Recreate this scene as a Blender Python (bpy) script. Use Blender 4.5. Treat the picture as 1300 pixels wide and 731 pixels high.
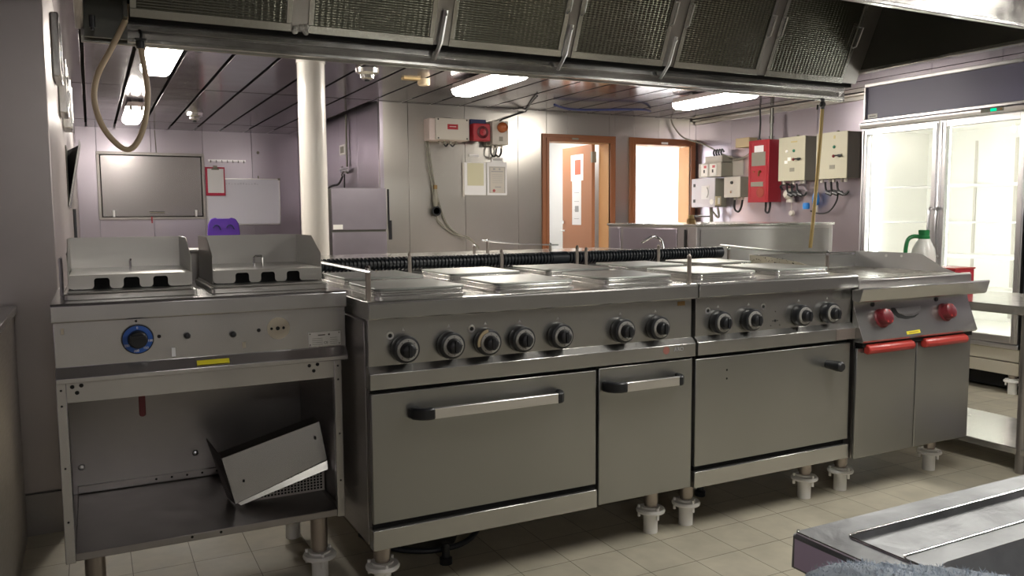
import bpy, bmesh, math, random
from mathutils import Vector, Matrix, Euler
random.seed(4)
PI = math.pi
S = bpy.context.scene
for o in list(bpy.data.objects): bpy.data.objects.remove(o)
COL = S.collection

# ------------------------------------------------------------------ camera
cam_d = bpy.data.cameras.new('camera'); cam = bpy.data.objects.new('camera', cam_d); COL.objects.link(cam)
cam_d.sensor_width = 36; cam_d.lens = 36*1040/1300; cam_d.clip_start = 0.02
Rv = Vector((0.88990564, -0.45609167, -0.00695308)); Uv = Vector((0.0471051, 0.07672637, 0.99593884)); Fv = Vector((0.45370592, 0.88661911, -0.08976347))
M = Matrix((( Rv.x, Uv.x, -Fv.x, 0), (Rv.y, Uv.y, -Fv.y, 0), (Rv.z, Uv.z, -Fv.z, 1.18), (0, 0, 0, 1)))
cam.matrix_world = M
S.camera = cam

# ------------------------------------------------------------------ world, exposure
w = bpy.data.worlds.new('world'); S.world = w; w.use_nodes = True
w.node_tree.nodes['Background'].inputs[0].default_value = (0.75, 0.72, 0.80, 1)
w.node_tree.nodes['Background'].inputs[1].default_value = 0.25
S.view_settings.view_transform = 'Standard'; S.view_settings.look = 'None'
S.view_settings.exposure = 0.12; S.view_settings.gamma = 1.0; S.view_settings.use_curve_mapping = False
LAMP_FAR = 50.0      # emission of the visible ceiling lamps
LAMP_NEAR = 46.0     # emission of the lamps on the camera's side of the room
ROOM_LIGHT = 50.0    # lamps in the rooms behind the doors
FRIDGE_LIGHT = 22.0

# ------------------------------------------------------------------ materials
def mat(name, col, rough=0.5, metal=0.0, emit=None, estr=0.0, spec=None, coat=0.0):
    m = bpy.data.materials.new(name); m.use_nodes = True
    b = m.node_tree.nodes['Principled BSDF']
    b.inputs['Base Color'].default_value = (*col, 1); b.inputs['Roughness'].default_value = rough
    b.inputs['Metallic'].default_value = metal
    if spec is not None: b.inputs['Specular IOR Level'].default_value = spec
    if coat: b.inputs['Coat Weight'].default_value = coat; b.inputs['Coat Roughness'].default_value = 0.1
    if emit: b.inputs['Emission Color'].default_value = (*emit, 1); b.inputs['Emission Strength'].default_value = estr
    return m
def steel(name, col, rough=0.3, var=0.12, grain=(3, 3, 60), wave=0.0, dirt=0.12, wscale=1.5, metal=0.9, det=6):
    """brushed stainless sheet: stretched grain in roughness, soft stains in colour, faint buckling"""
    m = mat(name, col, rough, metal); nt = m.node_tree; N = nt.nodes; L = nt.links; b = N['Principled BSDF']
    tc = N.new('ShaderNodeTexCoord')
    mp = N.new('ShaderNodeMapping'); mp.inputs['Scale'].default_value = grain; L.new(tc.outputs['Object'], mp.inputs[0])
    n1 = N.new('ShaderNodeTexNoise'); n1.inputs['Scale'].default_value = 6; n1.inputs['Detail'].default_value = min(det, 4); L.new(mp.outputs[0], n1.inputs['Vector'])
    n2 = N.new('ShaderNodeTexNoise'); n2.inputs['Scale'].default_value = 3.3 if det > 2 else 1.6; n2.inputs['Detail'].default_value = det; L.new(tc.outputs['Object'], n2.inputs['Vector'])
    ad = N.new('ShaderNodeMath'); ad.operation = 'ADD'; L.new(n1.outputs['Fac'], ad.inputs[0]); L.new(n2.outputs['Fac'], ad.inputs[1])
    mr = N.new('ShaderNodeMapRange'); mr.inputs[1].default_value = 0.6; mr.inputs[2].default_value = 1.4
    mr.inputs[3].default_value = max(0.03, rough-var); mr.inputs[4].default_value = rough+var
    L.new(ad.outputs[0], mr.inputs[0]); L.new(mr.outputs[0], b.inputs['Roughness'])
    cr = N.new('ShaderNodeMapRange'); cr.inputs[1].default_value = 0.3; cr.inputs[2].default_value = 0.7
    cr.inputs[3].default_value = 1-dirt; cr.inputs[4].default_value = 1+dirt*0.4; L.new(n2.outputs['Fac'], cr.inputs[0])
    mx = N.new('ShaderNodeVectorMath'); mx.operation = 'SCALE'; mx.inputs[0].default_value = col; L.new(cr.outputs[0], mx.inputs['Scale'])
    L.new(mx.outputs[0], b.inputs['Base Color'])
    if wave:
        n3 = N.new('ShaderNodeTexNoise'); n3.inputs['Scale'].default_value = wscale; n3.inputs['Detail'].default_value = 1; L.new(tc.outputs['Object'], n3.inputs['Vector'])
        bp = N.new('ShaderNodeBump'); bp.inputs['Distance'].default_value = wave; bp.inputs['Strength'].default_value = 1
        L.new(n3.outputs['Fac'], bp.inputs['Height']); L.new(bp.outputs[0], b.inputs['Normal'])
    return m
ST = steel('stainless', (0.48, 0.475, 0.455), 0.26, 0.010, (1, 1, 30), dirt=0.08)
ST_F = steel('fryer_steel', (0.60, 0.585, 0.58), 0.25, 0.010, (1, 1, 30), dirt=0.12)
ST_DOOR = steel('stainless_door', (0.35, 0.35, 0.335), 0.31, 0.008, (14, 14, 1), dirt=0.08, det=2)
ST_SIDE = steel('stainless_side', (0.36, 0.34, 0.33), 0.36, 0.08, (2, 2, 20))
ST_TOP = steel('stainless_top', (0.66, 0.65, 0.60), 0.2, 0.1, (3, 3, 3), dirt=0.3)
ST_BRIGHT = steel('stainless_bright', (0.72, 0.71, 0.69), 0.2, 0.08, (4, 4, 4))
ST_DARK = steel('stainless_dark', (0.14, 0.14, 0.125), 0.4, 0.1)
ST_LID = steel('lid_steel', (0.58, 0.565, 0.53), 0.3, 0.03, (1, 1, 8), dirt=0.06)
PLATE = steel('hotplate_steel', (0.42, 0.435, 0.41), 0.42, 0.1, (5, 5, 5), dirt=0.15)
WALL_ST = steel('wall_steel', (0.50, 0.48, 0.445), 0.28, 0.0, (0.5, 0.5, 0.2), wave=0.02, dirt=0.0, metal=0.93, wscale=1.0, det=1)
WALL_V = steel('wall_steel_violet', (0.46, 0.42, 0.48), 0.28, 0.0, (0.5, 0.5, 0.2), wave=0.02, dirt=0.0, metal=0.93, wscale=1.0, det=1)  # wall steel with the violet cast of reflected light put into its colour
PIER = steel('pier_steel', (0.48, 0.44, 0.425), 0.38, 0.02, (3, 3, 0.6), wave=0.006, dirt=0.08, metal=0.75)
CEIL = steel('ceiling_panel', (0.18, 0.16, 0.185), 0.15, 0.02, (1, 1, 1), wave=0.003, dirt=0.05, wscale=2.5, metal=0.8, det=1)
TABLE = steel('table_steel', (0.40, 0.41, 0.42), 0.5, 0.08, (3, 3, 3), wave=0.004, dirt=0.2, wscale=14, metal=0.35)
FOOT_ST = steel('foot_steel', (0.42, 0.37, 0.33), 0.35, 0.08)
ALU = mat('aluminium', (0.78, 0.77, 0.78), 0.28, 1.0)
CHROME = mat('chrome', (0.8, 0.8, 0.8), 0.12, 1.0)
BLACK = mat('black_plastic', (0.012, 0.013, 0.016), 0.35)
BLACKM = mat('black_void', (0.006, 0.006, 0.006), 0.8)
RUBBER = mat('hose_rubber', (0.012, 0.015, 0.02), 0.38)
SILVER = mat('dial_silver', (0.36, 0.35, 0.33), 0.45, 0.3)
WHITE = mat('white_plastic', (0.88, 0.87, 0.84), 0.45)
WHITE_PAINT = mat('white_gloss_paint', (0.80, 0.77, 0.72), 0.25, coat=0.3)
PAPER = mat('paper', (0.82, 0.82, 0.84), 0.6)
WBOARD = mat('whiteboard', (0.72, 0.72, 0.82), 0.25)
RED = mat('red_paint', (0.36, 0.018, 0.03), 0.4)
REDH = mat('red_handle', (0.44, 0.045, 0.035), 0.33)
DRED = mat('dark_red_knob', (0.15, 0.014, 0.02), 0.32)
BLUE = mat('blue_ring', (0.02, 0.10, 0.42), 0.4)
BLUEC = mat('blue_connector', (0.03, 0.22, 0.62), 0.4)
NAVY = mat('navy', (0.02, 0.03, 0.12), 0.5)
YEL = mat('yellow_label', (0.78, 0.68, 0.03), 0.5)
BEIGE = mat('beige_paint', (0.46, 0.44, 0.34), 0.45)
GREYBOX = mat('grey_box_side', (0.24, 0.23, 0.19), 0.5)
GREYP = mat('light_grey_plastic', (0.55, 0.52, 0.47), 0.5)
PINKW = mat('pinkish_white', (0.72, 0.62, 0.60), 0.5)
WOOD = mat('brown_frame', (0.27, 0.10, 0.042), 0.45)
TAN = mat('tan_reveal', (0.60, 0.33, 0.14), 0.45)
DOORB = mat('door_brown', (0.42, 0.19, 0.10), 0.5)
PURPLE = mat('purple_plastic', (0.10, 0.03, 0.38), 0.3)
HOSEM = mat('cream_rubber_hose', (0.58, 0.45, 0.30), 0.4)
PIPEO = mat('tarnished_yellow_pipe', (0.34, 0.24, 0.09), 0.45, 0.4)
WROOM = mat('room_white', (0.80, 0.80, 0.80), 0.6)
FRW = mat('fridge_white', (0.86, 0.85, 0.80), 0.5)
FRHEAD = mat('fridge_header_violet_grey', (0.19, 0.18, 0.27), 0.35)
GREEN = mat('green_plastic', (0.02, 0.20, 0.06), 0.35)
GREENB = mat('green_button', (0.02, 0.16, 0.10), 0.3)
AMBER = mat('amber_dome', (0.38, 0.10, 0.03), 0.2)
BRONZE = mat('brass_tarnished', (0.28, 0.18, 0.08), 0.4, 0.8)
STAIN = mat('dried_glue_stain', (0.42, 0.37, 0.29), 0.6)
INK = mat('ink', (0.05, 0.05, 0.05), 0.7)
GINK = mat('grey_ink', (0.35, 0.35, 0.36), 0.7)
def emis(name, col, s):
    m = bpy.data.materials.new(name); m.use_nodes = True; N = m.node_tree.nodes; N.clear()
    e = N.new('ShaderNodeEmission'); e.inputs[0].default_value = (*col, 1); e.inputs[1].default_value = s
    o = N.new('ShaderNodeOutputMaterial'); m.node_tree.links.new(e.outputs[0], o.inputs[0]); return m
LAMPM = emis('lamp_diffuser', (1, 0.93, 0.83), LAMP_FAR)
LAMPN = emis('lamp_diffuser_near', (1, 0.97, 0.90), LAMP_NEAR)
LAMP_FILL = emis('fill_lamp_diffuser', (1, 0.97, 0.93), LAMP_NEAR*1.2)
ROOML = emis('room_lamp', (1, 0.99, 0.97), ROOM_LIGHT)
ROOML2 = emis('room_lamp_dim', (1, 0.97, 0.90), ROOM_LIGHT*0.22)
FRL = emis('fridge_strip', (1, 0.98, 0.93), FRIDGE_LIGHT)
LEDG = emis('green_display', (0.0, 0.8, 0.35), 1.2)
def glass(name, tint, clear=0.88):
    m = bpy.data.materials.new(name); m.use_nodes = True; N = m.node_tree.nodes; N.clear(); L = m.node_tree.links
    t = N.new('ShaderNodeBsdfTransparent'); t.inputs[0].default_value = (*tint, 1)
    g = N.new('ShaderNodeBsdfGlossy'); g.inputs['Roughness'].default_value = 0.03
    fr = N.new('ShaderNodeFresnel'); fr.inputs[0].default_value = 1.5
    mx = N.new('ShaderNodeMixShader'); o = N.new('ShaderNodeOutputMaterial')
    L.new(fr.outputs[0], mx.inputs[0]); L.new(t.outputs[0], mx.inputs[1]); L.new(g.outputs[0], mx.inputs[2]); L.new(mx.outputs[0], o.inputs[0]); return m
GLASS = glass('door_glass', (0.93, 0.95, 0.94))
CLEARP = glass('clear_sleeve', (0.9, 0.9, 0.9))
# floor tiles
def tile_mat():
    m = mat('floor_tiles', (0.3, 0.28, 0.22), 0.4); nt = m.node_tree; N = nt.nodes; L = nt.links; b = N['Principled BSDF']
    tc = N.new('ShaderNodeTexCoord'); mp = N.new('ShaderNodeMapping'); mp.inputs['Location'].default_value = (0, -0.015, 0); L.new(tc.outputs['Object'], mp.inputs[0])
    br = N.new('ShaderNodeTexBrick'); br.offset = 0; br.inputs['Scale'].default_value = 1
    br.inputs['Brick Width'].default_value = 0.19; br.inputs['Row Height'].default_value = 0.20; br.inputs['Mortar Size'].default_value = 0.0014
    br.inputs['Mortar Smooth'].default_value = 0.3; br.inputs['Bias'].default_value = 0
    br.inputs['Color1'].default_value = (0.50, 0.46, 0.36, 1); br.inputs['Color2'].default_value = (0.46, 0.425, 0.33, 1); br.inputs['Mortar'].default_value = (0.16, 0.135, 0.10, 1)
    L.new(mp.outputs[0], br.inputs['Vector'])
    n = N.new('ShaderNodeTexNoise'); n.inputs['Scale'].default_value = 9; n.inputs['Detail'].default_value = 6; L.new(tc.outputs['Object'], n.inputs['Vector'])
    cr = N.new('ShaderNodeMapRange'); cr.inputs[1].default_value = 0.3; cr.inputs[2].default_value = 0.7; cr.inputs[3].default_value = 0.82; cr.inputs[4].default_value = 1.06; L.new(n.outputs['Fac'], cr.inputs[0])
    v = N.new('ShaderNodeVectorMath'); v.operation = 'SCALE'; L.new(br.outputs['Color'], v.inputs[0]); L.new(cr.outputs[0], v.inputs['Scale']); L.new(v.outputs[0], b.inputs['Base Color'])
    rr = N.new('ShaderNodeMapRange'); rr.inputs[3].default_value = 0.42; rr.inputs[4].default_value = 0.75; L.new(n.outputs['Fac'], rr.inputs[0]); L.new(rr.outputs[0], b.inputs['Roughness'])
    bp = N.new('ShaderNodeBump'); bp.inputs['Distance'].default_value = 0.002; bp.invert = True; L.new(br.outputs['Fac'], bp.inputs['Height']); L.new(bp.outputs[0], b.inputs['Normal'])
    return m
TILE = tile_mat()
def mesh_filter_mat():
    m = steel('filter_mesh', (0.16, 0.16, 0.135), 0.17, 0.03, (1, 1, 1), dirt=0.05); nt = m.node_tree; N = nt.nodes; L = nt.links; b = N['Principled BSDF']
    tc = N.new('ShaderNodeTexCoord'); wv = N.new('ShaderNodeTexWave'); wv.bands_direction = 'Z'; wv.inputs['Scale'].default_value = 30; wv.inputs['Distortion'].default_value = 0.5; wv.inputs['Detail'].default_value = 1
    L.new(tc.outputs['Object'], wv.inputs['Vector'])
    w2 = N.new('ShaderNodeTexWave'); w2.bands_direction = 'X'; w2.inputs['Scale'].default_value = 12; L.new(tc.outputs['Object'], w2.inputs['Vector'])
    a = N.new('ShaderNodeMath'); a.operation = 'ADD'; L.new(wv.outputs['Fac'], a.inputs[0]); L.new(w2.outputs['Fac'], a.inputs[1])
    bp = N.new('ShaderNodeBump'); bp.inputs['Distance'].default_value = 0.0008; bp.inputs['Strength'].default_value = 1.0; L.new(a.outputs[0], bp.inputs['Height']); L.new(bp.outputs[0], b.inputs['Normal'])
    return m
FILT = mesh_filter_mat()

def rough_up(m, scale, dist, dark):
    nt = m.node_tree; N = nt.nodes; L = nt.links; b = N['Principled BSDF']; tc = N.new('ShaderNodeTexCoord')
    n = N.new('ShaderNodeTexNoise'); n.inputs['Scale'].default_value = scale; n.inputs['Detail'].default_value = 5; n.inputs['Distortion'].default_value = 0.6; L.new(tc.outputs['Object'], n.inputs['Vector'])
    bp = N.new('ShaderNodeBump'); bp.inputs['Distance'].default_value = dist; L.new(n.outputs['Fac'], bp.inputs['Height']); L.new(bp.outputs[0], b.inputs['Normal'])
    n2 = N.new('ShaderNodeTexNoise'); n2.inputs['Scale'].default_value = scale*0.5; n2.inputs['Detail'].default_value = 8; L.new(tc.outputs['Object'], n2.inputs['Vector'])
    cr = N.new('ShaderNodeMapRange'); cr.inputs[1].default_value = 0.38; cr.inputs[2].default_value = 0.62; cr.inputs[3].default_value = dark; cr.inputs[4].default_value = 1.05; L.new(n2.outputs['Fac'], cr.inputs[0])
    src = b.inputs['Base Color'].links[0].from_socket; v = N.new('ShaderNodeVectorMath'); v.operation = 'SCALE'; L.new(src, v.inputs[0]); L.new(cr.outputs[0], v.inputs['Scale']); L.new(v.outputs[0], b.inputs['Base Color'])
rough_up(TABLE, 22, 0.0025, 0.6)

# ------------------------------------------------------------------ mesh helpers
def NB(): return bmesh.new()
def BX(bm, x0, x1, y0, y1, z0, z1):
    v = [bm.verts.new(p) for p in ((x0,y0,z0),(x1,y0,z0),(x1,y1,z0),(x0,y1,z0),(x0,y0,z1),(x1,y0,z1),(x1,y1,z1),(x0,y1,z1))]
    for f in ((0,3,2,1),(4,5,6,7),(0,1,5,4),(1,2,6,5),(2,3,7,6),(3,0,4,7)): bm.faces.new([v[i] for i in f])
    return bm
def PR(bm, poly, axis, a0, a1):
    """prism: poly in the plane across axis. x:(y,z) y:(x,z) z:(x,y)"""
    def P(u, v, a): return {'x': (a, u, v), 'y': (u, a, v), 'z': (u, v, a)}[axis]
    n = len(poly); A = [bm.verts.new(P(u, v, a0)) for u, v in poly]; B = [bm.verts.new(P(u, v, a1)) for u, v in poly]
    bm.faces.new(A[::-1]); bm.faces.new(B)
    for i in range(n): bm.faces.new((A[i], A[(i+1) % n], B[(i+1) % n], B[i]))
    return bm
def RR(x0, x1, y0, y1, r, n=5):
    pts = []
    for cx, cy, a in ((x1-r, y1-r, 0), (x0+r, y1-r, 90), (x0+r, y0+r, 180), (x1-r, y0+r, 270)):
        for i in range(n+1):
            t = math.radians(a+90*i/n); pts.append((cx+r*math.cos(t), cy+r*math.sin(t)))
    return pts
def frame_of(d):
    d = Vector(d).normalized(); up = Vector((0,0,1)) if abs(d.z) < 0.9 else Vector((1,0,0))
    a = d.cross(up).normalized(); b = d.cross(a).normalized(); return a, b
def CY(bm, p0, p1, r0, r1=None, n=20):
    r1 = r0 if r1 is None else r1; p0 = Vector(p0); p1 = Vector(p1); a, b = frame_of(p1-p0)
    A = []; B = []
    for i in range(n):
        t = 2*PI*i/n; d = a*math.cos(t)+b*math.sin(t); A.append(bm.verts.new(p0+d*r0)); B.append(bm.verts.new(p1+d*r1))
    bm.faces.new(A); bm.faces.new(B[::-1])
    for i in range(n): bm.faces.new((A[i], B[i], B[(i+1) % n], A[(i+1) % n]))
    return bm
def smooth_path(pts, k=6):
    P = [Vector(p) for p in pts]; out = []
    for i in range(len(P)-1):
        p0 = P[max(i-1, 0)]; p1 = P[i]; p2 = P[i+1]; p3 = P[min(i+2, len(P)-1)]
        for j in range(k):
            t = j/k; out.append(0.5*((2*p1)+(p2-p0)*t+(2*p0-5*p1+4*p2-p3)*t*t+(3*p1-p0-3*p2+p3)*t**3))
    out.append(P[-1]); return out
def TB(bm, pts, r, n=10, smooth=True):
    P = smooth_path(pts) if smooth and len(pts) > 2 else [Vector(p) for p in pts]
    a = None; rings = []
    for i, p in enumerate(P):
        d = (P[min(i+1, len(P)-1)]-P[max(i-1, 0)]).normalized()
        if a is None: a, b = frame_of(d)
        else:
            a = (a-d*a.dot(d)).normalized(); b = d.cross(a).normalized()
        rr = r(i/(len(P)-1)) if callable(r) else r
        rings.append([bm.verts.new(p+(a*math.cos(2*PI*k/n)+b*math.sin(2*PI*k/n))*rr) for k in range(n)])
    for A, B in zip(rings, rings[1:]):
        for k in range(n): bm.faces.new((A[k], A[(k+1) % n], B[(k+1) % n], B[k]))
    bm.faces.new(rings[0][::-1]); bm.faces.new(rings[-1])
    return bm
def LA(bm, prof, c, axis='z', n=28):
    """lathe: prof [(radius, height)], around axis through c"""
    c = Vector(c); ax = Vector({'x': (1,0,0), 'y': (0,-1,0), 'z': (0,0,1)}[axis]) if isinstance(axis, str) else Vector(axis).normalized()
    a, b = frame_of(ax); rings = []
    for r, h in prof:
        rings.append([bm.verts.new(c+ax*h+(a*math.cos(2*PI*k/n)+b*math.sin(2*PI*k/n))*max(r, 1e-4)) for k in range(n)])
    for A, B in zip(rings, rings[1:]):
        for k in range(n): bm.faces.new((A[k], B[k], B[(k+1) % n], A[(k+1) % n]))
    bm.faces.new(rings[0]); bm.faces.new(rings[-1][::-1])
    return bm
def SPH(bm, c, r, sc=(1,1,1), seg=16):
    bmesh.ops.create_uvsphere(bm, u_segments=seg, v_segments=seg//2, radius=r, matrix=Matrix.Translation(c) @ Matrix.Diagonal((*sc, 1))); return bm
def origin(o):
    v = Vector((0,0,0))
    while o: v += o.location; o = o.parent
    return v
def obj(name, bm, m, parent=None, bev=0.0, smooth=None):
    bmesh.ops.recalc_face_normals(bm, faces=bm.faces[:])
    if smooth is None: smooth = True
    me = bpy.data.meshes.new(name); off = origin(parent) if parent else None
    if off is None:
        xs = [v.co for v in bm.verts]; lo = Vector((min(v.x for v in xs), min(v.y for v in xs), min(v.z for v in xs))); hi = Vector((max(v.x for v in xs), max(v.y for v in xs), max(v.z for v in xs)))
        off = Vector(((lo.x+hi.x)/2, (lo.y+hi.y)/2, lo.z)); loc = off
    else: loc = Vector((0,0,0))
    for v in bm.verts: v.co -= off
    bm.to_mesh(me); bm.free(); me.materials.append(m)
    o = bpy.data.objects.new(name, me); COL.objects.link(o); o.location = loc
    if parent: o.parent = parent
    if smooth:
        for p in me.polygons: p.use_smooth = True
        try: me.set_sharp_from_angle(angle=math.radians(35))
        except Exception: pass
    if bev:
        md = o.modifiers.new('bevel', 'BEVEL'); md.width = bev; md.segments = 2; md.limit_method = 'ANGLE'; md.angle_limit = math.radians(40); md.harden_normals = False
    return o
def thing(name, label, cat, loc, group=None):
    o = bpy.data.objects.new(name, None); COL.objects.link(o); o.location = loc; o.empty_display_size = 0.05
    o['label'] = label; o['category'] = cat
    if group: o['group'] = group
    return o
def tag(o, label, cat, group=None):
    o['label'] = label; o['category'] = cat
    if group: o['group'] = group
    return o
def struct(name, bm, m, parent=None, bev=0.0):
    o = obj(name, bm, m, parent, bev)
    if not parent: o['kind'] = 'structure'
    return o
def text(name, s, loc, size, facing, m, parent=None, ext=0.0004):
    """facing: 'y' reads from -Y side (on a face looking at -Y), 'x' on a face looking at -X"""
    c = bpy.data.curves.new(name, 'FONT'); c.body = s; c.size = size; c.extrude = ext; c.align_x = 'CENTER'; c.align_y = 'CENTER'
    t = bpy.data.objects.new(name, c); COL.objects.link(t); dg = bpy.context.evaluated_depsgraph_get()
    me = bpy.data.meshes.new_from_object(t.evaluated_get(dg)); bpy.data.objects.remove(t)
    o = bpy.data.objects.new(name, me); COL.objects.link(o)
    rot = Euler((PI/2, 0, 0)) if facing == 'y' else Euler((PI/2, 0, -PI/2))
    me.transform(rot.to_matrix().to_4x4()); me.transform(Matrix.Translation(Vector(loc)-(origin(parent) if parent else Vector((0,0,0)))))
    me.materials.clear(); me.materials.append(m)
    if parent: o.parent = parent
    return o
def kids(o): return [c for c in bpy.data.objects if c.parent == o]
def dup(o, loc, label=None):
    r = o.copy(); COL.objects.link(r); r.location = loc
    if label: r['label'] = label
    for ch in kids(o):
        c = ch.copy(); COL.objects.link(c); c.parent = r
        for g in kids(ch):
            d = g.copy(); COL.objects.link(d); d.parent = c
    return r

# ------------------------------------------------------------------ room shell
ZC = 2.25
bm = NB(); BX(bm, -1.7, 6.4, -2.6, 11.2, -0.06, 0.0); struct('floor', bm, TILE)
# ceiling: 0.3 m metal planks, open joints, around the hood's hole
bm = NB(); g = 0.012
HX0, HX1, HY0, HY1 = -0.03, 4.46, 2.44, 3.92
k = -6
while k*0.3 < 6.4:
    xa, xb = k*0.3+g, (k+1)*0.3-g
    segs = [(-2.6, HY0), (HY1, 7.50)]
    if xb < HX0+0.02 or xa > HX1-0.1: segs = [(-2.6, 2.4), (2.41, 7.50)]
    if xb < 2.52: segs += [(7.525, 10.20), (10.225, 11.12)]
    else: segs[-1] = (segs[-1][0], 7.50); segs.append((7.525, 7.62))
    xb = min(xb, 6.35)
    for a, b_ in segs: BX(bm, xa, xb, a, b_, ZC, ZC+0.006)
    k += 1
struct('ceiling', bm, CEIL, bev=0.0015)
bm = NB()
for b_ in ((-1.8, 6.5, -2.7, HY0, 2.30, 2.34), (-1.8, 6.5, HY1+0.04, 7.68, 2.30, 2.34), (-1.8, 2.59, 7.68, 11.3, 2.30, 2.34), (-1.8, HX0-0.05, HY0, HY1+0.04, 2.30, 2.34), (HX1+0.1, 6.5, HY0, HY1+0.04, 2.30, 2.34)): BX(bm, *b_)
struct('ceiling_void', bm, BLACKM)

def panel_wall(name, axis, pos, a0, a1, z0, z1, th, m, step=0.6, holes=(), offs=0.0):
    """clad wall of flat sheets with fine joints; holes = [(a, b, top)] door openings"""
    bm = NB(); cuts = sorted(set([a0, a1]+[a0+offs+step*i for i in range(-1, 40) if a0+0.05 < a0+offs+step*i < a1-0.05]+[h for H in holes for h in H[:2]]))
    for u, v in zip(cuts, cuts[1:]):
        zz0 = z0
        for H in holes:
            if u >= H[0]-1e-4 and v <= H[1]+1e-4: zz0 = H[2]
        q = 0.0015
        if axis == 'y': BX(bm, u+q, v-q, pos, pos+th, zz0, z1)
        else: BX(bm, pos, pos+th, u+q, v-q, zz0, z1)
    o = struct(name, bm, m, bev=0.0015)
    return o
panel_wall('wall_back', 'y', 7.60, 2.5, 6.30, 0, 2.3, 0.09, WALL_ST, 0.6, [(4.31, 5.10, 1.96), (5.43, 6.21, 1.96)], 0.27)
panel_wall('wall_far', 'y', 11.10, -0.2, 2.6, 0, 2.3, 0.1, WALL_V, 0.6, (), 0.3)
panel_wall('wall_recess', 'x', 2.50, 7.695, 11.10, 0, 2.3, 0.1, WALL_V, 0.7)
panel_wall('wall_right', 'x', 6.30, -2.6, 7.7, 0, 2.3, 0.1, WALL_V, 0.6)
bm = NB(); BX(bm, -1.7, -0.375, 3.46, 11.15, 0, 2.3); BX(bm, -0.372, -0.12, 3.46, 11.15, 0.157, 2.3); BX(bm, -0.372, -0.122, 3.475, 11.15, 0, 0.157); struct('wall_left', bm, PIER, bev=0.003)
bm = NB(); BX(bm, -1.7, -1.6, -2.6, 3.46, 0, 2.3); struct('wall_left_near', bm, WALL_V)
bm = NB(); BX(bm, -1.7, 6.4, -2.7, -2.6, 0, 2.3); struct('wall_front', bm, mat('grey_paint', (0.40, 0.39, 0.39), 0.5))
bm = NB(); BX(bm, -1.0, -0.125, 3.445, 3.46, 0.0, 0.155); struct('baseboard_left', bm, ST_SIDE)
bm = NB(); BX(bm, 6.272, 6.298, 2.5, 7.58, 2.19, 2.245); BX(bm, 6.225, 6.27, 2.5, 7.58, 2.225, 2.247); struct('trim_1', bm, WALL_ST, bev=0.004)
bm = NB(); BX(bm, 2.478, 2.515, 7.58, 7.60, 0, 2.25); struct('trim_2', bm, WALL_V, bev=0.002)
# rooms beyond the doors
bm = NB()
BX(bm, 3.9, 7.2, 9.6, 9.7, 0, 2.6); BX(bm, 3.8, 3.9, 7.7, 9.7, 0, 2.6); BX(bm, 7.1, 7.2, 7.7, 9.7, 0, 2.6); BX(bm, 3.8, 7.2, 7.7, 9.7, 2.5, 2.6); BX(bm, 3.8, 7.2, 7.69, 9.7, -0.06, 0.0)
BX(bm, 5.40, 5.43, 7.70, 9.6, 0, 2.5)
struct('wall_corridor', bm, WROOM)
for i, (x, nm) in enumerate(((4.6, 'round the open brown door'), (6.6, 'past the empty doorway'))):
    t = thing('ceiling_lamp', 'flat white ceiling lamp in the bright room '+nm, 'ceiling lamp', (x, 8.6, 2.25), None)
    bm = NB(); BX(bm, x-0.43, x+0.43, 8.1, 9.1, 2.26, 2.5); obj('housing', bm, WHITE, t, 0.004)
    bm = NB(); BX(bm, x-0.4, x+0.4, 8.13, 9.07, 2.25, 2.26); obj('diffuser', bm, ROOML2 if i == 0 else ROOML, t)

# door frames
def door_frame(name, x0, x1, zt, fw=0.075):
    bm = NB(); 
    for a, b_ in ((x0, x0+fw), (x1-fw, x1)): PR(bm, [(a, 7.575), (b_, 7.575), (b_, 7.60), (a, 7.60)], 'z', 0, zt)
    BX(bm, x0+fw, x1-fw, 7.575, 7.60, zt-fw, zt)
    BX(bm, x0+fw*0.55, x0+fw, 7.565, 7.60, 0, zt-fw); BX(bm, x1-fw, x1-fw*0.55, 7.565, 7.60, 0, zt-fw); BX(bm, x0+fw*0.55, x1-fw*0.55, 7.565, 7.60, zt-fw, zt-fw*0.55)
    f = struct(name, bm, WOOD, bev=0.003)
    bm = NB(); BX(bm, x0+fw-0.02, x0+fw, 7.601, 7.80, 0, zt-fw); BX(bm, x1-fw, x1-fw+0.02, 7.601, 7.80, 0, zt-fw+0.0); BX(bm, x0+fw, x1-fw, 7.601, 7.80, zt-fw, zt-fw+0.02)
    obj('door_reveal', bm, TAN, f, 0.002)
    return f
d1 = door_frame('door_1', 4.25, 5.17, 2.02); d2 = door_frame('door_2', 5.36, 6.285, 2.02)
bm = NB(); BX(bm, 4.60, 4.68, 7.558, 7.564, 1.965, 1.985); obj('door_number_plate', bm, GREYBOX, d1)
bm = NB(); BX(bm, 5.78, 5.87, 7.558, 7.564, 1.955, 1.978); obj('door_number_plate', bm, WHITE, d2)
# open brown door leaf: hinge at x 5.06, y 7.83, free edge inside the room
leaf = thing('door_leaf', 'brown door leaf standing open with white notices taped on it', 'door', (5.07, 7.84, 0.0))
bm = NB(); ang = math.radians(86.5); L_ = 0.72
d = Vector((math.cos(ang), math.sin(ang), 0)); nrm = Vector((-d.y, d.x, 0)); hp = Vector((5.07, 7.84, 0))
def leafbox(bm, u0, u1, n0, n1, z0, z1):
    vs = []
    for z in (z0, z1):
        for u, n_ in ((u0, n0), (u1, n0), (u1, n1), (u0, n1)): p = hp+d*u+nrm*n_; vs.append(bm.verts.new((p.x, p.y, z)))
    for f in ((0,3,2,1),(4,5,6,7),(0,1,5,4),(1,2,6,5),(2,3,7,6),(3,0,4,7)): bm.faces.new([vs[i] for i in f])
    return bm
obj('door_panel', leafbox(NB(), 0, L_, 0, 0.04, 0.03, 1.955), DOORB, leaf, 0.003)
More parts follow.
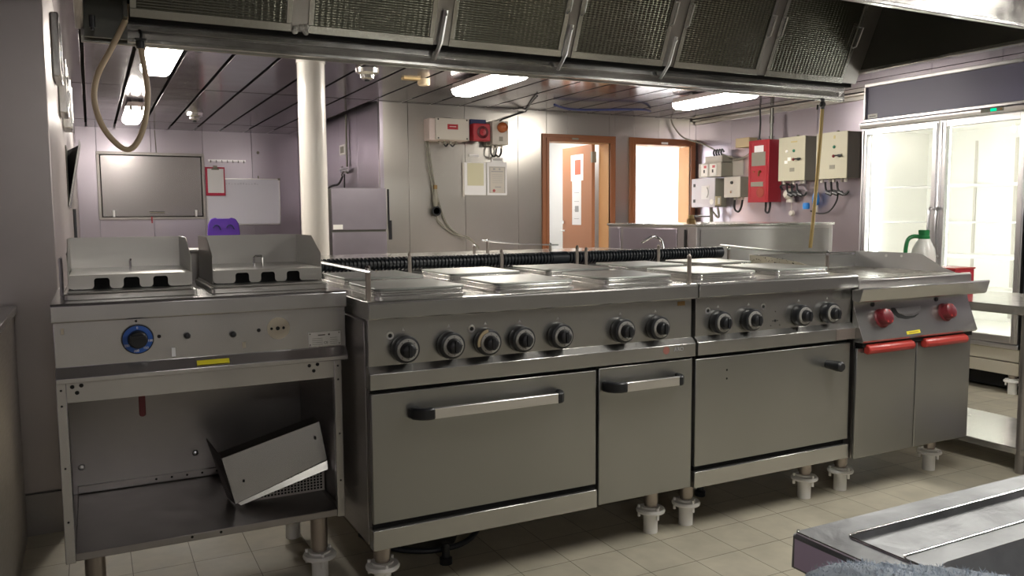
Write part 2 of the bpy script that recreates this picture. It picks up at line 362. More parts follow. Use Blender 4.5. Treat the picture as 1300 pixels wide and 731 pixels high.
bm = NB(); leafbox(bm, 0.45, 0.57, 0.042, 0.043, 1.60, 1.88) if False else leafbox(bm, 0.20, 0.50, 0.0405, 0.042, 1.56, 1.86); obj('notice', bm, PAPER, leaf)
obj('notice', leafbox(NB(), 0.25, 0.47, 0.0405, 0.0415, 1.05, 1.57), PAPER, leaf)['label'] = 'long white notice with grey drawing'
obj('notice_print', leafbox(NB(), 0.26, 0.40, 0.0425, 0.043, 1.63, 1.80), mat('red_print', (0.55, 0.16, 0.10), 0.6), leaf)
bm = NB()
for q in range(4): leafbox(bm, 0.30, 0.42, 0.0418, 0.0422, 1.12+q*0.10, 1.125+q*0.10)
leafbox(bm, 0.31, 0.40, 0.0418, 0.0422, 1.20, 1.27); obj('notice_print', bm, GINK, leaf)
bm = NB()
for z in (1.75, 0.25): leafbox(bm, -0.02, 0.02, -0.004, 0.044, z, z+0.12)
obj('hinge', bm, GREYBOX, leaf)
bm = NB(); p = hp+d*0.66+nrm*0.045; CY(bm, (p.x, p.y, 0.98), Vector((p.x, p.y, 0.98))+nrm*0.04, 0.012); q = Vector((p.x, p.y, 0.98))+nrm*0.045; CY(bm, q, q-d*0.11, 0.009); p2 = Vector((p.x, p.y, 1.08)); CY(bm, p2, p2+nrm*0.02, 0.02); obj('handle', bm, CHROME, leaf)
# ribbed white panel in the first room
bm = NB(); BX(bm, 4.55, 4.60, 8.35, 8.45, 0, 2.2)
for q in range(18): CY(bm, (4.57, 8.34, 0.3+q*0.1), (4.57, 8.355, 0.3+q*0.1), 0.008, n=8)
tag(obj('pegged_panel', bm, FRW), 'tall cream pegged upright standing inside the first doorway', 'panel')

# ------------------------------------------------------------------ white pillar
bm = NB(); LA(bm, [(0.093, 0), (0.093, 2.22)], (1.39, 5.72, 0)); LA(bm, [(0.098, 0), (0.098, 0.012), (0.094, 0.03)], (1.39, 5.72, 2.215)); struct('pillar', bm, WHITE_PAINT)

# ------------------------------------------------------------------ extraction hood
hood = thing('extraction_hood', 'long stainless extraction hood hanging over the cooking line', 'extractor hood', (2.2, 3.1, 1.90))
bm = NB()
BX(bm, 0.0, 4.43, 2.47, 2.485, 2.06, 2.50); BX(bm, 0.0, 4.43, 2.47, 2.50, 2.06, 2.075)           # near skirt with folded lip
obj('front_skirt', bm, ST_TOP, hood, 0.003)
bm = NB(); BX(bm, 0.0, 4.43, 2.455, 2.475, 2.055, 2.075); obj('front_lip', bm, ST_BRIGHT, hood, 0.004)
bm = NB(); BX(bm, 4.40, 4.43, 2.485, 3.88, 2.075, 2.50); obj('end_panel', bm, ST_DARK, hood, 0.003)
bm = NB(); BX(bm, 4.39, 4.45, 2.485, 3.86, 2.055, 2.075); obj('end_lip', bm, ST_BRIGHT, hood, 0.003)
bm = NB(); BX(bm, 0.0, 0.012, 2.485, 3.88, 2.03, 2.50); BX(bm, -0.02, 0.012, 2.485, 3.88, 1.95, 2.03); obj('end_panel', bm, ST_SIDE, hood, 0.003)
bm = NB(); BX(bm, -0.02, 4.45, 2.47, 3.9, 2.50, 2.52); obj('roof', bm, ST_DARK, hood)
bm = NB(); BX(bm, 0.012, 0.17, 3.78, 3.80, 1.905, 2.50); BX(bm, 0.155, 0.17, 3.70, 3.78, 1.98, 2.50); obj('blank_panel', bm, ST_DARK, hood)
bm = NB(); PR(bm, [(3.80, 1.948), (3.81, 1.945), (3.81, 2.002), (3.80, 1.998)], 'x', 0.17, 4.36); BX(bm, 0.17, 4.36, 3.80, 3.88, 1.90, 1.915)
PR(bm, [(3.81, 1.945), (3.845, 1.915), (3.85, 1.92), (3.815, 1.95)], 'x', 0.17, 4.36)
obj('grease_gutter', bm, ST_BRIGHT, hood, 0.002)
bm = NB(); BX(bm, 0.0, 4.40, 3.845, 3.86, 1.893, 1.922); obj('rear_lip', bm, ST_TOP, hood, 0.003)
bm = NB(); BX(bm, 0.0, 4.43, 3.86, 3.885, 1.90, 2.50); obj('rear_skirt', bm, ST_SIDE, hood, 0.002)
bm = NB(); BX(bm, 0.17, 4.38, 3.765, 3.80, 1.975, 2.50); obj('filter_back', bm, BLACKM, hood)
# filter frame line (Y at height z)
def fy(z): return 3.755-0.43*(z-1.99)
def slab(bm, x0, x1, z0, z1, off0=0.0, off1=0.012):
    vs = []
    for x in (x0, x1):
        for z, o_ in ((z0, off0), (z1, off0), (z1, off1), (z0, off1)): vs.append(bm.verts.new((x, fy(z)-o_, z)))
    for f in ((0,1,2,3),(7,6,5,4),(0,4,5,1),(1,5,6,2),(2,6,7,3),(3,7,4,0)): bm.faces.new([vs[i] for i in f])
    return bm
FX = [(0.18, 0.83), (0.90, 1.50), (1.58, 2.21), (2.27, 2.86), (2.94, 3.56), (3.62, 4.27)]
for i, (a, b_) in enumerate(FX):
    f = obj('filter', slab(NB(), a+0.02, b_-0.02, 2.02, 2.47, 0.0, 0.006), FILT, hood)
    bm = NB(); slab(bm, a, b_, 1.99, 2.022, -0.004, 0.012); slab(bm, a, a+0.025, 2.022, 2.47, -0.004, 0.012); slab(bm, b_-0.025, b_, 2.022, 2.47, -0.004, 0.012); slab(bm, a, b_, 2.47, 2.49, -0.004, 0.012)
    obj('filter_frame', bm, ST, f, 0.0015)
    for xx in (a+0.012, b_-0.012):
        bm = NB(); z0, z1 = 2.19, 2.305; TB(bm, [(xx, fy(z0)-0.012, z0), (xx, fy(z0)-0.04, z0+0.005), (xx, fy(z1)-0.04, z1-0.005), (xx, fy(z1)-0.012, z1)], 0.004, 8, False); obj('filter_handle', bm, ALU, f)
for a, b_ in ((0.83, 0.90), (1.50, 1.58), (2.21, 2.27), (2.86, 2.94), (3.56, 3.62), (4.27, 4.40)): obj('filter_rail', slab(NB(), a, b_, 1.995, 2.48, 0, 0.004), ST_SIDE, hood)
for x in (1.54, 2.235, 2.90):
    bm = NB(); vs = []
    TB(bm, [(x, fy(2.14)-0.02, 2.14), (x-0.006, fy(2.0)-0.03, 2.0), (x-0.012, 3.785, 1.93)], 0.007, 4, False); bmesh.ops.scale(bm, vec=(1.6, 1, 1), space=Matrix.Translation((-x, 0, 0)), verts=bm.verts[:])
    SPH(bm, (x, fy(2.12)-0.03, 2.12), 0.007, seg=8)
    obj('retaining_clip', bm, ALU, hood)
bm = NB()
for q in range(9): SPH(bm, (0.865+random.uniform(-0.035, 0.035), fy(2.0)-0.012, 2.0+random.uniform(-0.012, 0.02)), random.uniform(0.008, 0.016), seg=8)
obj('sealant_blob', bm, WHITE, hood)
# hoses hanging from the hood
th = thing('rubber_tube', 'cream rubber tube hanging in a loop from the hood', 'hose', (0.17, 3.77, 1.45))
bm = NB(); TB(bm, [(0.176, 3.772, 2.045), (0.172, 3.775, 2.0), (0.158, 3.77, 1.965), (0.104, 3.765, 1.855), (0.050, 3.762, 1.745), (0.036, 3.76, 1.645), (0.064, 3.76, 1.54), (0.125, 3.762, 1.465), (0.172, 3.765, 1.468), (0.215, 3.77, 1.555), (0.236, 3.775, 1.69), (0.226, 3.778, 1.81), (0.216, 3.78, 1.885)], 0.0115, 12); obj('tube', bm, HOSEM, th)
bm = NB(); LA(bm, [(0.017, 0), (0.017, 0.03), (0.010, 0.034)], (0.216, 3.78, 1.872)); BX(bm, 0.195, 0.24, 3.765, 3.80, 1.905, 1.912); TB(bm, [(0.216, 3.78, 1.9), (0.222, 3.785, 1.93), (0.216, 3.80, 1.95)], 0.006, 8); obj('hose_clamp', bm, BLACK, th)
bm = NB(); CY(bm, (0.04, 3.6, 1.905), (0.04, 3.6, 1.95), 0.012); CY(bm, (0.04, 3.6, 1.895), (0.04, 3.6, 1.906), 0.007)
obj('drain_stub', bm, BLACK, hood)
tp = thing('drain_pipe', 'tarnished yellow pipe hanging from the right end of the hood', 'pipe', (4.15, 3.83, 0.95))
bm = NB(); TB(bm, [(4.20, 3.83, 1.84), (4.185, 3.83, 1.6), (4.16, 3.83, 1.3), (4.13, 3.83, 1.0), (4.125, 3.83, 0.95)], 0.0115, 10); obj('pipe', bm, PIPEO, tp)
bm = NB(); CY(bm, (4.20, 3.83, 1.835), (4.20, 3.83, 1.90), 0.012); SPH(bm, (4.20, 3.83, 1.865), 0.02); CY(bm, (4.155, 3.83, 1.83), (4.158, 3.83, 1.86), 0.006); obj('valve', bm, BLACK, tp)

# ------------------------------------------------------------------ feet with marine flanges
def foot(parent, x, y, ztop):
    bm = NB(); LA(bm, [(0.023, 0.085), (0.023, 0.11), (0.027, 0.112), (0.027, ztop)], (x, y, 0), n=20); f = obj('leg', bm, FOOT_ST, parent)
    bm = NB(); LA(bm, [(0.0265, 0.0), (0.0265, 0.075), (0.052, 0.078), (0.054, 0.084), (0.050, 0.092), (0.034, 0.094), (0.034, 0.100)], (x, y, 0), n=28)
    for a in (0.5, 2.6, 4.7): CY(bm, (x+0.043*math.cos(a), y+0.043*math.sin(a), 0.058), (x+0.043*math.cos(a), y+0.043*math.sin(a), 0.103), 0.0055, n=8)
    obj('flange', bm, WHITE, f)

# ------------------------------------------------------------------ knobs
def knob(parent, x, y, z, tan=False):
    """black dial with a silver ring; the stand-off base sits behind the skirt"""
    bm = NB(); LA(bm, [(0.038, 0.0), (0.042, 0.006), (0.042, 0.024), (0.040, 0.033), (0.033, 0.036)], (x, y, z), 'y'); k = obj('knob', bm, BLACK, parent)
    bm = NB(); LA(bm, [(0.0335, 0.0358), (0.0325, 0.0395), (0.0245, 0.040), (0.0245, 0.036)], (x, y, z), 'y'); obj('dial_ring', bm, SILVER, k)
    bm = NB()
    for q in range(7):
        a = math.radians(-40+q*43.3); CY(bm, (x+0.028*math.sin(a), y-0.0402, z+0.028*math.cos(a)), (x+0.028*math.sin(a), y-0.0408, z+0.028*math.cos(a)), 0.0016, n=8)
    obj('dial_mark', bm, INK, k)
    bm = NB(); LA(bm, [(0.0235, 0.037), (0.023, 0.048), (0.020, 0.058), (0.012, 0.063)], (x, y, z), 'y', 20)
    PR(bm, RR(x-0.006, x+0.006, z-0.019, z+0.019, 0.005, 3), 'y', y-0.067, y-0.05); obj('grip', bm, BLACK, k, 0.0015)
    if tan:
        bm = NB(); n = 14; A = []
        for i in range(n+1):
            t = math.radians(100+i*95/n)
            A.append((x+0.0425*math.cos(t), z+0.0425*math.sin(t)))
        for i in range(n, -1, -1):
            t = math.radians(100+i*95/n)
            A.append((x+0.034*math.cos(t), z+0.034*math.sin(t)))
        PR(bm, A, 'y', y-0.0365, y-0.03); obj('worn_ring', bm, mat('worn_tan', (0.38, 0.30, 0.18), 0.6), k)
    bm = NB(); PR(bm, [(x-0.006, z+0.052), (x+0.006, z+0.052), (x, z+0.062)], 'y', y-0.0012, y+0.001); obj('symbol', bm, SILVER, parent)
    return k
def screw_hole(parent, x, y, z, r=0.012):
    bm = NB(); LA(bm, [(r, 0), (r*0.95, 0.0015), (r*0.6, 0.0008)], (x, y, z), 'y', 18); s = obj('screw_cup', bm, ALU, parent)
    bm = NB(); LA(bm, [(r*0.55, 0.0), (r*0.5, 0.002)], (x, y, z), 'y', 12); obj('screw_centre', bm, BLACKM, s)

def bar_handle(parent, xa, xb, y, z):
    """flat aluminium bar between two black curved ends; y = door face"""
    h = obj('handle', PR(NB(), RR(xa+0.055, xb-0.03, z-0.016, z+0.016, 0.006, 3), 'y', y-0.056, y-0.042), ALU, parent, 0.002)
    for x0, x1, s in ((xa, xa+0.065, 1), (xb, xb-0.038, -1)):
        bm = NB(); w_ = x1-x0
        prof = [(y, x0-s*0.004), (y-0.030, x0), (y-0.048, x0+w_*0.25), (y-0.058, x0+w_*0.6), (y-0.058, x1), (y-0.038, x1), (y-0.034, x0+w_*0.6), (y-0.026, x0+w_*0.45), (y, x0+w_*0.4)]
        A = [bm.verts.new((px, py, z-0.018)) for py, px in prof]; B = [bm.verts.new((px, py, z+0.018)) for py, px in prof]
        bm.faces.new(A); bm.faces.new(B[::-1])
        for i in range(len(prof)): bm.faces.new((A[i], A[(i+1) % len(prof)], B[(i+1) % len(prof)], B[i]))
        obj('handle_end', bm, BLACK, h, 0.006)

# ------------------------------------------------------------------ ranges
def hotplate(parent, x0, x1, y0, y1):
    bm = NB(); PR(bm, RR(x0-0.004, x1+0.004, y0-0.004, y1+0.004, 0.02), 'z', 0.926, 0.936); PR(bm, RR(x0+0.004, x1-0.004, y0+0.004, y1-0.004, 0.02), 'z', 0.936, 0.944)
    h = obj('hotplate', PR(NB(), RR(x0, x1, y0, y1, 0.022), 'z', 0.951, 0.9585), PLATE, parent, 0.002)
    PR(bm, RR(x0+0.001, x1-0.001, y0+0.001, y1-0.001, 0.02), 'z', 0.944, 0.951); obj('hotplate_rim', bm, ST_BRIGHT, h, 0.0015)
def range_body(root, x0, x1):
    bm = NB(); BX(bm, x0+0.005, x1-0.012, 2.33, 3.38, 0.185, 0.875); obj('body', bm, ST_SIDE, root, 0.002)
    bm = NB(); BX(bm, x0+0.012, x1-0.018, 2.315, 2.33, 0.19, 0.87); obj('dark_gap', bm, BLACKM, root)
    bm = NB(); PR(bm, [(2.284, 0.876), (2.281, 0.880), (2.281, 0.922), (2.286, 0.928), (2.30, 0.930), (2.33, 0.928), (3.38, 0.928), (3.385, 0.936), (3.52, 0.936), (3.52, 0.875)], 'x', x0, x1); obj('worktop', bm, ST_TOP if False else ST, root, 0.002)
    bm = NB(); BX(bm, x0+0.012, x1-0.012, 2.31, 3.375, 0.928, 0.9295); obj('top_sheet', bm, ST_TOP, root)
    bm = NB(); BX(bm, x0+0.004, x1-0.01, 2.306, 2.33, 0.722, 0.876); obj('control_panel', bm, ST, root, 0.001)
    bm = NB(); PR(bm, [(2.306, 0.736), (2.284, 0.716), (2.284, 0.669), (2.33, 0.669), (2.33, 0.736)], 'x', x0, x1-0.006); obj('lower_rail', bm, ST, root, 0.0015)

r1 = thing('cooking_range', 'wide electric range with six square hotplates, beside the open-shelf fryer', 'cooking range', (1.3, 2.8, 0.0))
range_body(r1, 0.702, 1.912)
bm = NB(); BX(bm, 0.706, 1.489, 2.292, 2.316, 0.262, 0.656); dr = obj('oven_door', bm, ST_DOOR, r1, 0.003)
bar_handle(dr, 0.822, 1.345, 2.292, 0.590)
bm = NB(); BX(bm, 0.704, 1.492, 2.29, 2.33, 0.181, 0.243); obj('plinth', bm, ST, r1, 0.002)
bm = NB(); BX(bm, 1.500, 1.898, 2.292, 2.316, 0.186, 0.660); dr = obj('cupboard_door', bm, ST_DOOR, r1, 0.003)
bar_handle(dr, 1.515, 1.833, 2.292, 0.598)
for i, x in enumerate((0.822, 0.969, 1.093, 1.214, 1.356, 1.602, 1.750)): knob(r1, x-0.008, 2.306, 0.783, i == 2)
screw_hole(r1, 0.773, 2.306, 0.824); screw_hole(r1, 1.038, 2.306, 0.826)
for a in (0.752, 1.155, 1.572): hotplate(r1, a, a+0.295, 2.365, 2.675); hotplate(r1, a+0.035, a+0.335, 2.825, 3.15)
for x in (0.765, 1.800): foot(r1, x, 2.40, 0.19); foot(r1, x, 3.30, 0.19)
bm = NB(); LA(bm, [(0.014, 0), (0.014, 0.0006)], (1.775, 2.284, 0.700), 'y', 16); m_ = mat('worn_red_logo', (0.30, 0.12, 0.10), 0.6); obj('worn_logo', bm, m_, r1)
text('worn_lettering', 'ARO', (1.83, 2.2835, 0.700), 0.020, 'y', GINK, r1)
bm = NB(); BX(bm, 1.84, 1.872, 2.3045, 2.306, 0.852, 0.867); obj('tag_plate', bm, BRONZE, r1)
bm = NB(); BX(bm, 0.70, 0.706, 2.33, 3.36, 0.19, 0.87); obj('side_panel', bm, ST_SIDE, r1, 0.002)

r2 = thing('cooking_range', 'narrower electric range with four hotplates and a wide oven door, next to griddle', 'cooking range', (2.3, 2.8, 0.0))
r1['group'] = r2['group'] = 'electric cooking ranges'
range_body(r2, 1.918, 2.728)
bm = NB(); BX(bm, 1.914, 2.706, 2.292, 2.316, 0.258, 0.655); dr = obj('oven_door', bm, ST_DOOR, r2, 0.003)
bm = NB(); LA(bm, [(0.017, 0), (0.018, 0.02), (0.021, 0.055), (0.020, 0.07), (0.014, 0.076)], (2.578, 2.292, 0.578), 'y', 20); obj('handle_stub', bm, BLACK, dr)
bm = NB()
for z in (0.603, 0.571): CY(bm, (2.06, 2.2915, z), (2.06, 2.293, z), 0.004, n=10)
obj('handle_hole', bm, BLACKM, dr)
bm = NB(); BX(bm, 1.914, 2.71, 2.29, 2.33, 0.178, 0.238); obj('plinth', bm, ST, r2, 0.002)
for x in (2.032, 2.180, 2.436, 2.590): knob(r2, x-0.008, 2.306, 0.783)
screw_hole(r2, 1.978, 2.306, 0.826); screw_hole(r2, 2.246, 2.306, 0.826)
bm = NB(); LA(bm, [(0.005, 0), (0.005, 0.001)], (2.308, 2.306, 0.768), 'y', 10)
for dx, dz in ((0.012, 0), (-0.012, 0), (-0.022, -0.018), (0.024, -0.018), (0, 0.035)): LA(bm, [(0.002, 0), (0.002, 0.001)], (2.308+dx, 2.306, 0.768+dz), 'y', 8)
obj('bare_dial_hole', bm, BLACKM, r2)
for a in (1.985, 2.375): hotplate(r2, a, a+0.285, 2.365, 2.70); hotplate(r2, a+0.035, a+0.315, 2.83, 3.13)
for x in (1.965, 2.585): foot(r2, x, 2.40, 0.19); foot(r2, x, 3.30, 0.19)
bm = NB(); BX(bm, 2.615, 2.72, 2.2825, 2.2845, 0.672, 0.713); obj('worn_badge', bm, mat('badge_worn', (0.26, 0.22, 0.20), 0.5, 0.6), r2)

# rail posts round the ranges
def post(x, y, label, h=0.092, z0=0.928):
    t = thing('rail_post', label, 'rail post', (x, y, z0), 'rail posts round the ranges')
    bm = NB(); PR(bm, RR(x-0.008, x+0.008, y-0.004, y+0.004, 0.003, 2), 'z', z0, z0+h-0.012); obj('bar', bm, FOOT_ST, t)
    bm = NB(); LA(bm, [(0.008, h-0.014), (0.0085, h-0.004), (0.003, h+0.004)], (x, y, z0), n=12); obj('tip', bm, CHROME if 'rail' in label else FOOT_ST, t)
post(0.722, 2.345, 'flat steel post at the wide range front left corner, carrying a rail', 0.10)
post(1.20, 3.30, 'bare dark post in front of the ribbed hose, nearest the fryer')
post(1.638, 3.30, 'bare dark post in front of the ribbed hose, middle of the wide range')
post(2.035, 3.30, 'left post of the close pair in front of the hose joint', 0.100)
post(2.085, 3.30, 'right post of the close pair in front of the hose joint', 0.090)
post(2.51, 3.30, 'bare dark post in front of the curved water spout')
post(1.922, 2.345, 'bare flat post at the front seam between the two ranges', 0.10)
post(2.722, 3.03, 'rear post of the bent guard rail beside the griddle', 0.085, 0.93)
post(2.705, 2.42, 'front post of the bent guard rail beside the griddle', 0.085, 0.93)
bm = NB(); TB(bm, [(0.722, 2.30, 1.014), (0.722, 2.7, 1.014), (0.722, 3.1, 1.014), (0.722, 3.40, 1.014)], 0.006, 8); bmesh.ops.scale(bm, vec=(1.8, 1, 0.8), space=Matrix.Translation((-0.722, 0, -1.014)), verts=bm.verts[:])
tag(obj('guard_rail', bm, ALU), 'straight pale rail running back along the wide range left edge', 'rail')
bm = NB(); TB(bm, [(2.735, 2.34, 1.010), (2.712, 2.42, 1.010), (2.690, 2.60, 1.008), (2.70, 2.85, 1.015), (2.722, 3.03, 1.020), (2.735, 3.13, 1.022)], 0.006, 8); bmesh.ops.scale(bm, vec=(1.8, 1, 0.8), space=Matrix.Translation((-2.7, 0, -1.014)), verts=bm.verts[:])
tag(obj('guard_rail', bm, ALU), 'bent pale rail on two posts at the griddle side of the ranges', 'rail')
# corrugated hoses behind the ranges
def ribbed(x0, x1, label):
    bm = NB(); n = int((x1-x0)/0.0175); prof = [(0.018, 0)]; st = (x1-x0)/n
    for i in range(n):
        b0 = i*st; prof += [(0.0235, b0), (0.0235, b0+st*0.35), (0.0300, b0+st*0.45), (0.0300, b0+st*0.9)]
    prof += [(0.018, x1-x0)]
    LA(bm, prof, (x0, 3.46, 0.966), 'x', 20); t = thing('ribbed_hose', label, 'hose', (x0, 3.46, 0.936)); obj('hose', bm, RUBBER, t)
    return t
h1 = ribbed(0.74, 1.98, 'black ribbed hose lying behind the wide range')
bm = NB(); LA(bm, [(0.031, 0), (0.031, 0.09), (0.026, 0.092)], (1.981, 3.46, 0.966), 'x'); obj('coupling', bm, RUBBER, h1); 
h2 = ribbed(2.075, 3.0, 'black ribbed hose lying behind the narrower range, in front of the tall steel cabinet')
bm = NB(); LA(bm, [(0.031, 0.0), (0.031, 0.05), (0.022, 0.055)], (3.0005, 3.46, 0.966), 'x'); obj('end_cap', bm, RUBBER, h2)

# ------------------------------------------------------------------ fryer / bratt unit with open shelf
fr = thing('fryer_unit', 'stainless fryer unit with blue dial and an open shelf below', 'fryer', (0.29, 2.8, 0.0))
X0, X1 = -0.107, 0.688
bm = NB(); PR(bm, [(2.463, 0.900), (2.460, 0.904), (2.460, 0.945), (2.466, 0.951), (3.06, 0.951), (3.06, 0.90)], 'x', X0, X1); obj('worktop', bm, ST_F, fr, 0.002)
bm = NB(); PR(bm, [(2.475, 0.902), (2.475, 0.778), (2.452, 0.752), (2.452, 0.738), (2.50, 0.738), (2.50, 0.902)], 'x', X0+0.004, X1-0.002); obj('control_panel', bm, ST_F, fr, 0.002)
bm = NB(); BX(bm, X0+0.01, X1-0.01, 2.50, 3.04, 0.745, 0.90); obj('tank_housing', bm, ST_SIDE, fr)
bm = NB(); BX(bm, -0.082, 0.655, 2.490, 2.50, 0.678, 0.740); obj('apron', bm, ST_F, fr, 0.001)
for a, b_ in ((-0.105, -0.080), (0.650, 0.674)):
    bm = NB(); BX(bm, a, b_, 2.486, 2.512, 0.232, 0.740); obj('upright', bm, ST_F, fr, 0.002)
    for z in (0.715, 0.69):
        pass
bm = NB()
for x, z in ((-0.066, 0.722), (-0.044, 0.724), (-0.055, 0.705), (0.575, 0.722), (0.60, 0.724), (0.588, 0.705)): LA(bm, [(0.0055, 0), (0.0055, 0.0008)], (x, 2.490, z), 'y', 12)
for z in (0.715, 0.672, 0.50, 0.35): LA(bm, [(0.003, 0), (0.003, 0.0008)], (-0.093, 2.486, z), 'y', 8); LA(bm, [(0.003, 0), (0.003, 0.0008)], (0.662, 2.486, z), 'y', 8)
LA(bm, [(0.004, 0), (0.004, 0.0008)], (0.22, 2.488, 0.249), 'y', 10); LA(bm, [(0.004, 0), (0.004, 0.0008)], (0.30, 2.488, 0.249), 'y', 10)
obj('bolt_hole', bm, BLACKM, fr)
bm = NB(); BX(bm, -0.080, 0.650, 2.488, 3.04, 0.236, 0.258); BX(bm, -0.0955, -0.0795, 2.5125, 3.04, 0.238, 0.257); BX(bm, 0.6495, 0.6655, 2.5125, 3.04, 0.238, 0.257); obj('shelf', bm, ST_SIDE, fr, 0.002)
for a, b_ in ((-0.10, -0.095), (0.665, 0.672)): bm = NB(); BX(bm, a, b_, 2.512, 3.05, 0.24, 0.74); obj('side_panel', bm, ST_SIDE, fr)
bm = NB(); BX(bm, -0.095, 0.665, 3.04, 3.05, 0.24, 0.90); obj('back_panel', bm, ST_SIDE, fr)
bm = NB(); BX(bm, -0.08, 0.40, 3.03, 3.04, 0.262, 0.285); obj('back_angle', bm, ST_SIDE, fr, 0.001)
bm = NB()
for x in (0.16, 0.21, 0.26, 0.31, 0.36): LA(bm, [(0.004, 0), (0.004, 0.0008)], (x, 3.03, 0.274), 'y', 8)
obj('angle_hole', bm, BLACKM, fr)
bm = NB()
for x, z in ((-0.066, 0.347), (0.291, 0.346)): LA(bm, [(0.011, 0), (0.009, 0.006), (0.003, 0.009)], (x, 3.04, z), 'y', 12)
obj('stud', bm, ALU, fr)
bm = NB(); BX(bm, X0+0.03, X1-0.03, 3.06, 3.20, 0.93, 1.062); BX(bm, X0+0.03, X1-0.03, 3.02, 3.20, 1.055, 1.065); obj('rear_flue_box', bm, ST_SIDE, fr, 0.003)
dz = 0.843
bm = NB(); LA(bm, [(0.041, 0), (0.042, 0.004), (0.041, 0.008)], (0.100, 2.475, dz), 'y', 36); kn = obj('dial', bm, BLACK, fr)
bm = NB(); LA(bm, [(0.038, 0.0075), (0.038, 0.010), (0.026, 0.0105), (0.026, 0.008)], (0.100, 2.475, dz), 'y', 36); obj('dial_ring', bm, BLUE, kn)['label'] = 'blue dial ring with white marks'
bm = NB(); LA(bm, [(0.025, 0.008), (0.024, 0.026), (0.020, 0.029)], (0.100, 2.475, dz), 'y', 28); BX(bm, 0.08, 0.12, 2.437, 2.45, dz+0.006, dz+0.013); obj('dial_grip', bm, BLACK, kn, 0.001)
for a, s in ((0, '0'), (100, '100'), (142, '150'), (188, '200'), (240, '250')):
    text('dial_number', s, (0.100+0.032*math.sin(math.radians(a)), 2.4640, dz+0.032*math.cos(math.radians(a))), 0.009, 'y', WHITE, kn)
bm = NB()
for x, z, r in ((0.155, 0.846, 0.005), (0.426, 0.844, 0.0055), (0.463, 0.846, 0.004), (0.481, 0.846, 0.006), (0.498, 0.847, 0.004), (0.098, 0.893, 0.003)): LA(bm, [(r, 0), (r, 0.0008)], (x, 2.475, z), 'y', 12)
obj('panel_hole', bm, BLACKM, fr)
for x, z in ((0.228, 0.843), (0.352, 0.838)):
    bm = NB(); LA(bm, [(0.009, 0), (0.009, 0.012), (0.006, 0.02), (0.002, 0.021)], (x, 2.475, z), 'y', 16); obj('bare_spindle', bm, BLACK, fr)
bm = NB(); LA(bm, [(0.033, 0), (0.033, 0.0005)], (0.483, 2.475, 0.846), 'y', 28); obj('glue_stain', bm, STAIN, fr)
# keep the three holes readable over the stain
bm = NB()
for x, r in ((0.463, 0.004), (0.481, 0.006), (0.498, 0.004)): LA(bm, [(r, 0.0006), (r, 0.0012)], (x, 2.475, 0.846), 'y', 12)
obj('stain_hole', bm, BLACKM, fr)
bm = NB(); BX(bm, 0.571, 0.670, 2.4738, 2.475, 0.783, 0.826); rp = obj('rating_plate', bm, ALU, fr, 0.0004)
bm = NB()
for z in (0.788, 0.794, 0.800, 0.806): BX(bm, 0.582, 0.614, 2.4734, 2.4738, z, z+0.0008); BX(bm, 0.637, 0.660, 2.4734, 2.4738, z, z+0.0008)
for x in (0.576, 0.665):
    for z in (0.788, 0.821): LA(bm, [(0.002, 0), (0.002, 0.0006)], (x, 2.4738, z), 'y', 8)
BX(bm, 0.600, 0.622, 2.4734, 2.4738, 0.815, 0.818); LA(bm, [(0.003, 0), (0.003, 0.0006)], (0.634, 2.4738, 0.817), 'y', 10)
obj('plate_lines', bm, INK, rp); text('plate_mark', 'CE', (0.624, 2.4734, 0.792), 0.010, 'y', INK, rp)
bm = NB(); vs = [bm.verts.new(p) for p in ((0.250, 2.4545, 0.7585), (0.338, 2.4545, 0.7585), (0.338, 2.4645, 0.7695), (0.250, 2.4645, 0.7695))]; bm.faces.new(vs); r_ = bmesh.ops.extrude_face_region(bm, geom=bm.faces[:]); bmesh.ops.translate(bm, vec=(0, -0.001, 0.001), verts=[v for v in r_['geom'] if isinstance(v, bmesh.types.BMVert)])
yl = obj('yellow_label', bm, YEL, fr)
bm = NB(); 
for q, (a, b_) in enumerate(((0.264, 0.281), (0.285, 0.303), (0.307, 0.314), (0.318, 0.321))): 
    v4 = [bm.verts.new(p) for p in ((a, 2.4568, 0.7625), (b_, 2.4568, 0.7625), (b_, 2.4600, 0.7665), (a, 2.4600, 0.7665))]; bm.faces.new(v4)
obj('label_print', bm, mat('faint_print', (0.35, 0.28, 0.02), 0.6), yl)
bm = NB(); BX(bm, 0.186, 0.196, 2.4738, 2.475, 0.786, 0.811); obj('tape_scrap', bm, PAPER, fr)
bm = NB(); BX(bm, 0.378, 0.388, 2.4742, 2.475, 0.795, 0.812); BX(bm, -0.085, -0.078, 2.4742, 2.475, 0.868, 0.884); obj('glue_mark', bm, STAIN, fr)
bm = NB(); TB(bm, [(0.108, 2.62, 0.725), (0.108, 2.62, 0.70)], 0.008, 10, False); PR(bm, RR(0.100, 0.118, 0.595, 0.700, 0.008, 4), 'y', 2.60, 2.612); obj('drain_valve', bm, DRED, fr, 0.002)
bm = NB(); BX(bm, 0.09, 0.125, 2.60, 2.64, 0.70, 0.745); obj('valve_body', bm, BLACK, fr)
foot(fr, 0.610, 2.575, 0.24); foot(fr, -0.035, 2.575, 0.24); foot(fr, 0.61, 2.98, 0.24); foot(fr, -0.035, 2.98, 0.24)
bm = NB(); CY(bm, (0.58, 3.0, 0.16), (0.58, 3.0, 0.236), 0.03); obj('drain_cap', bm, DRED, fr)

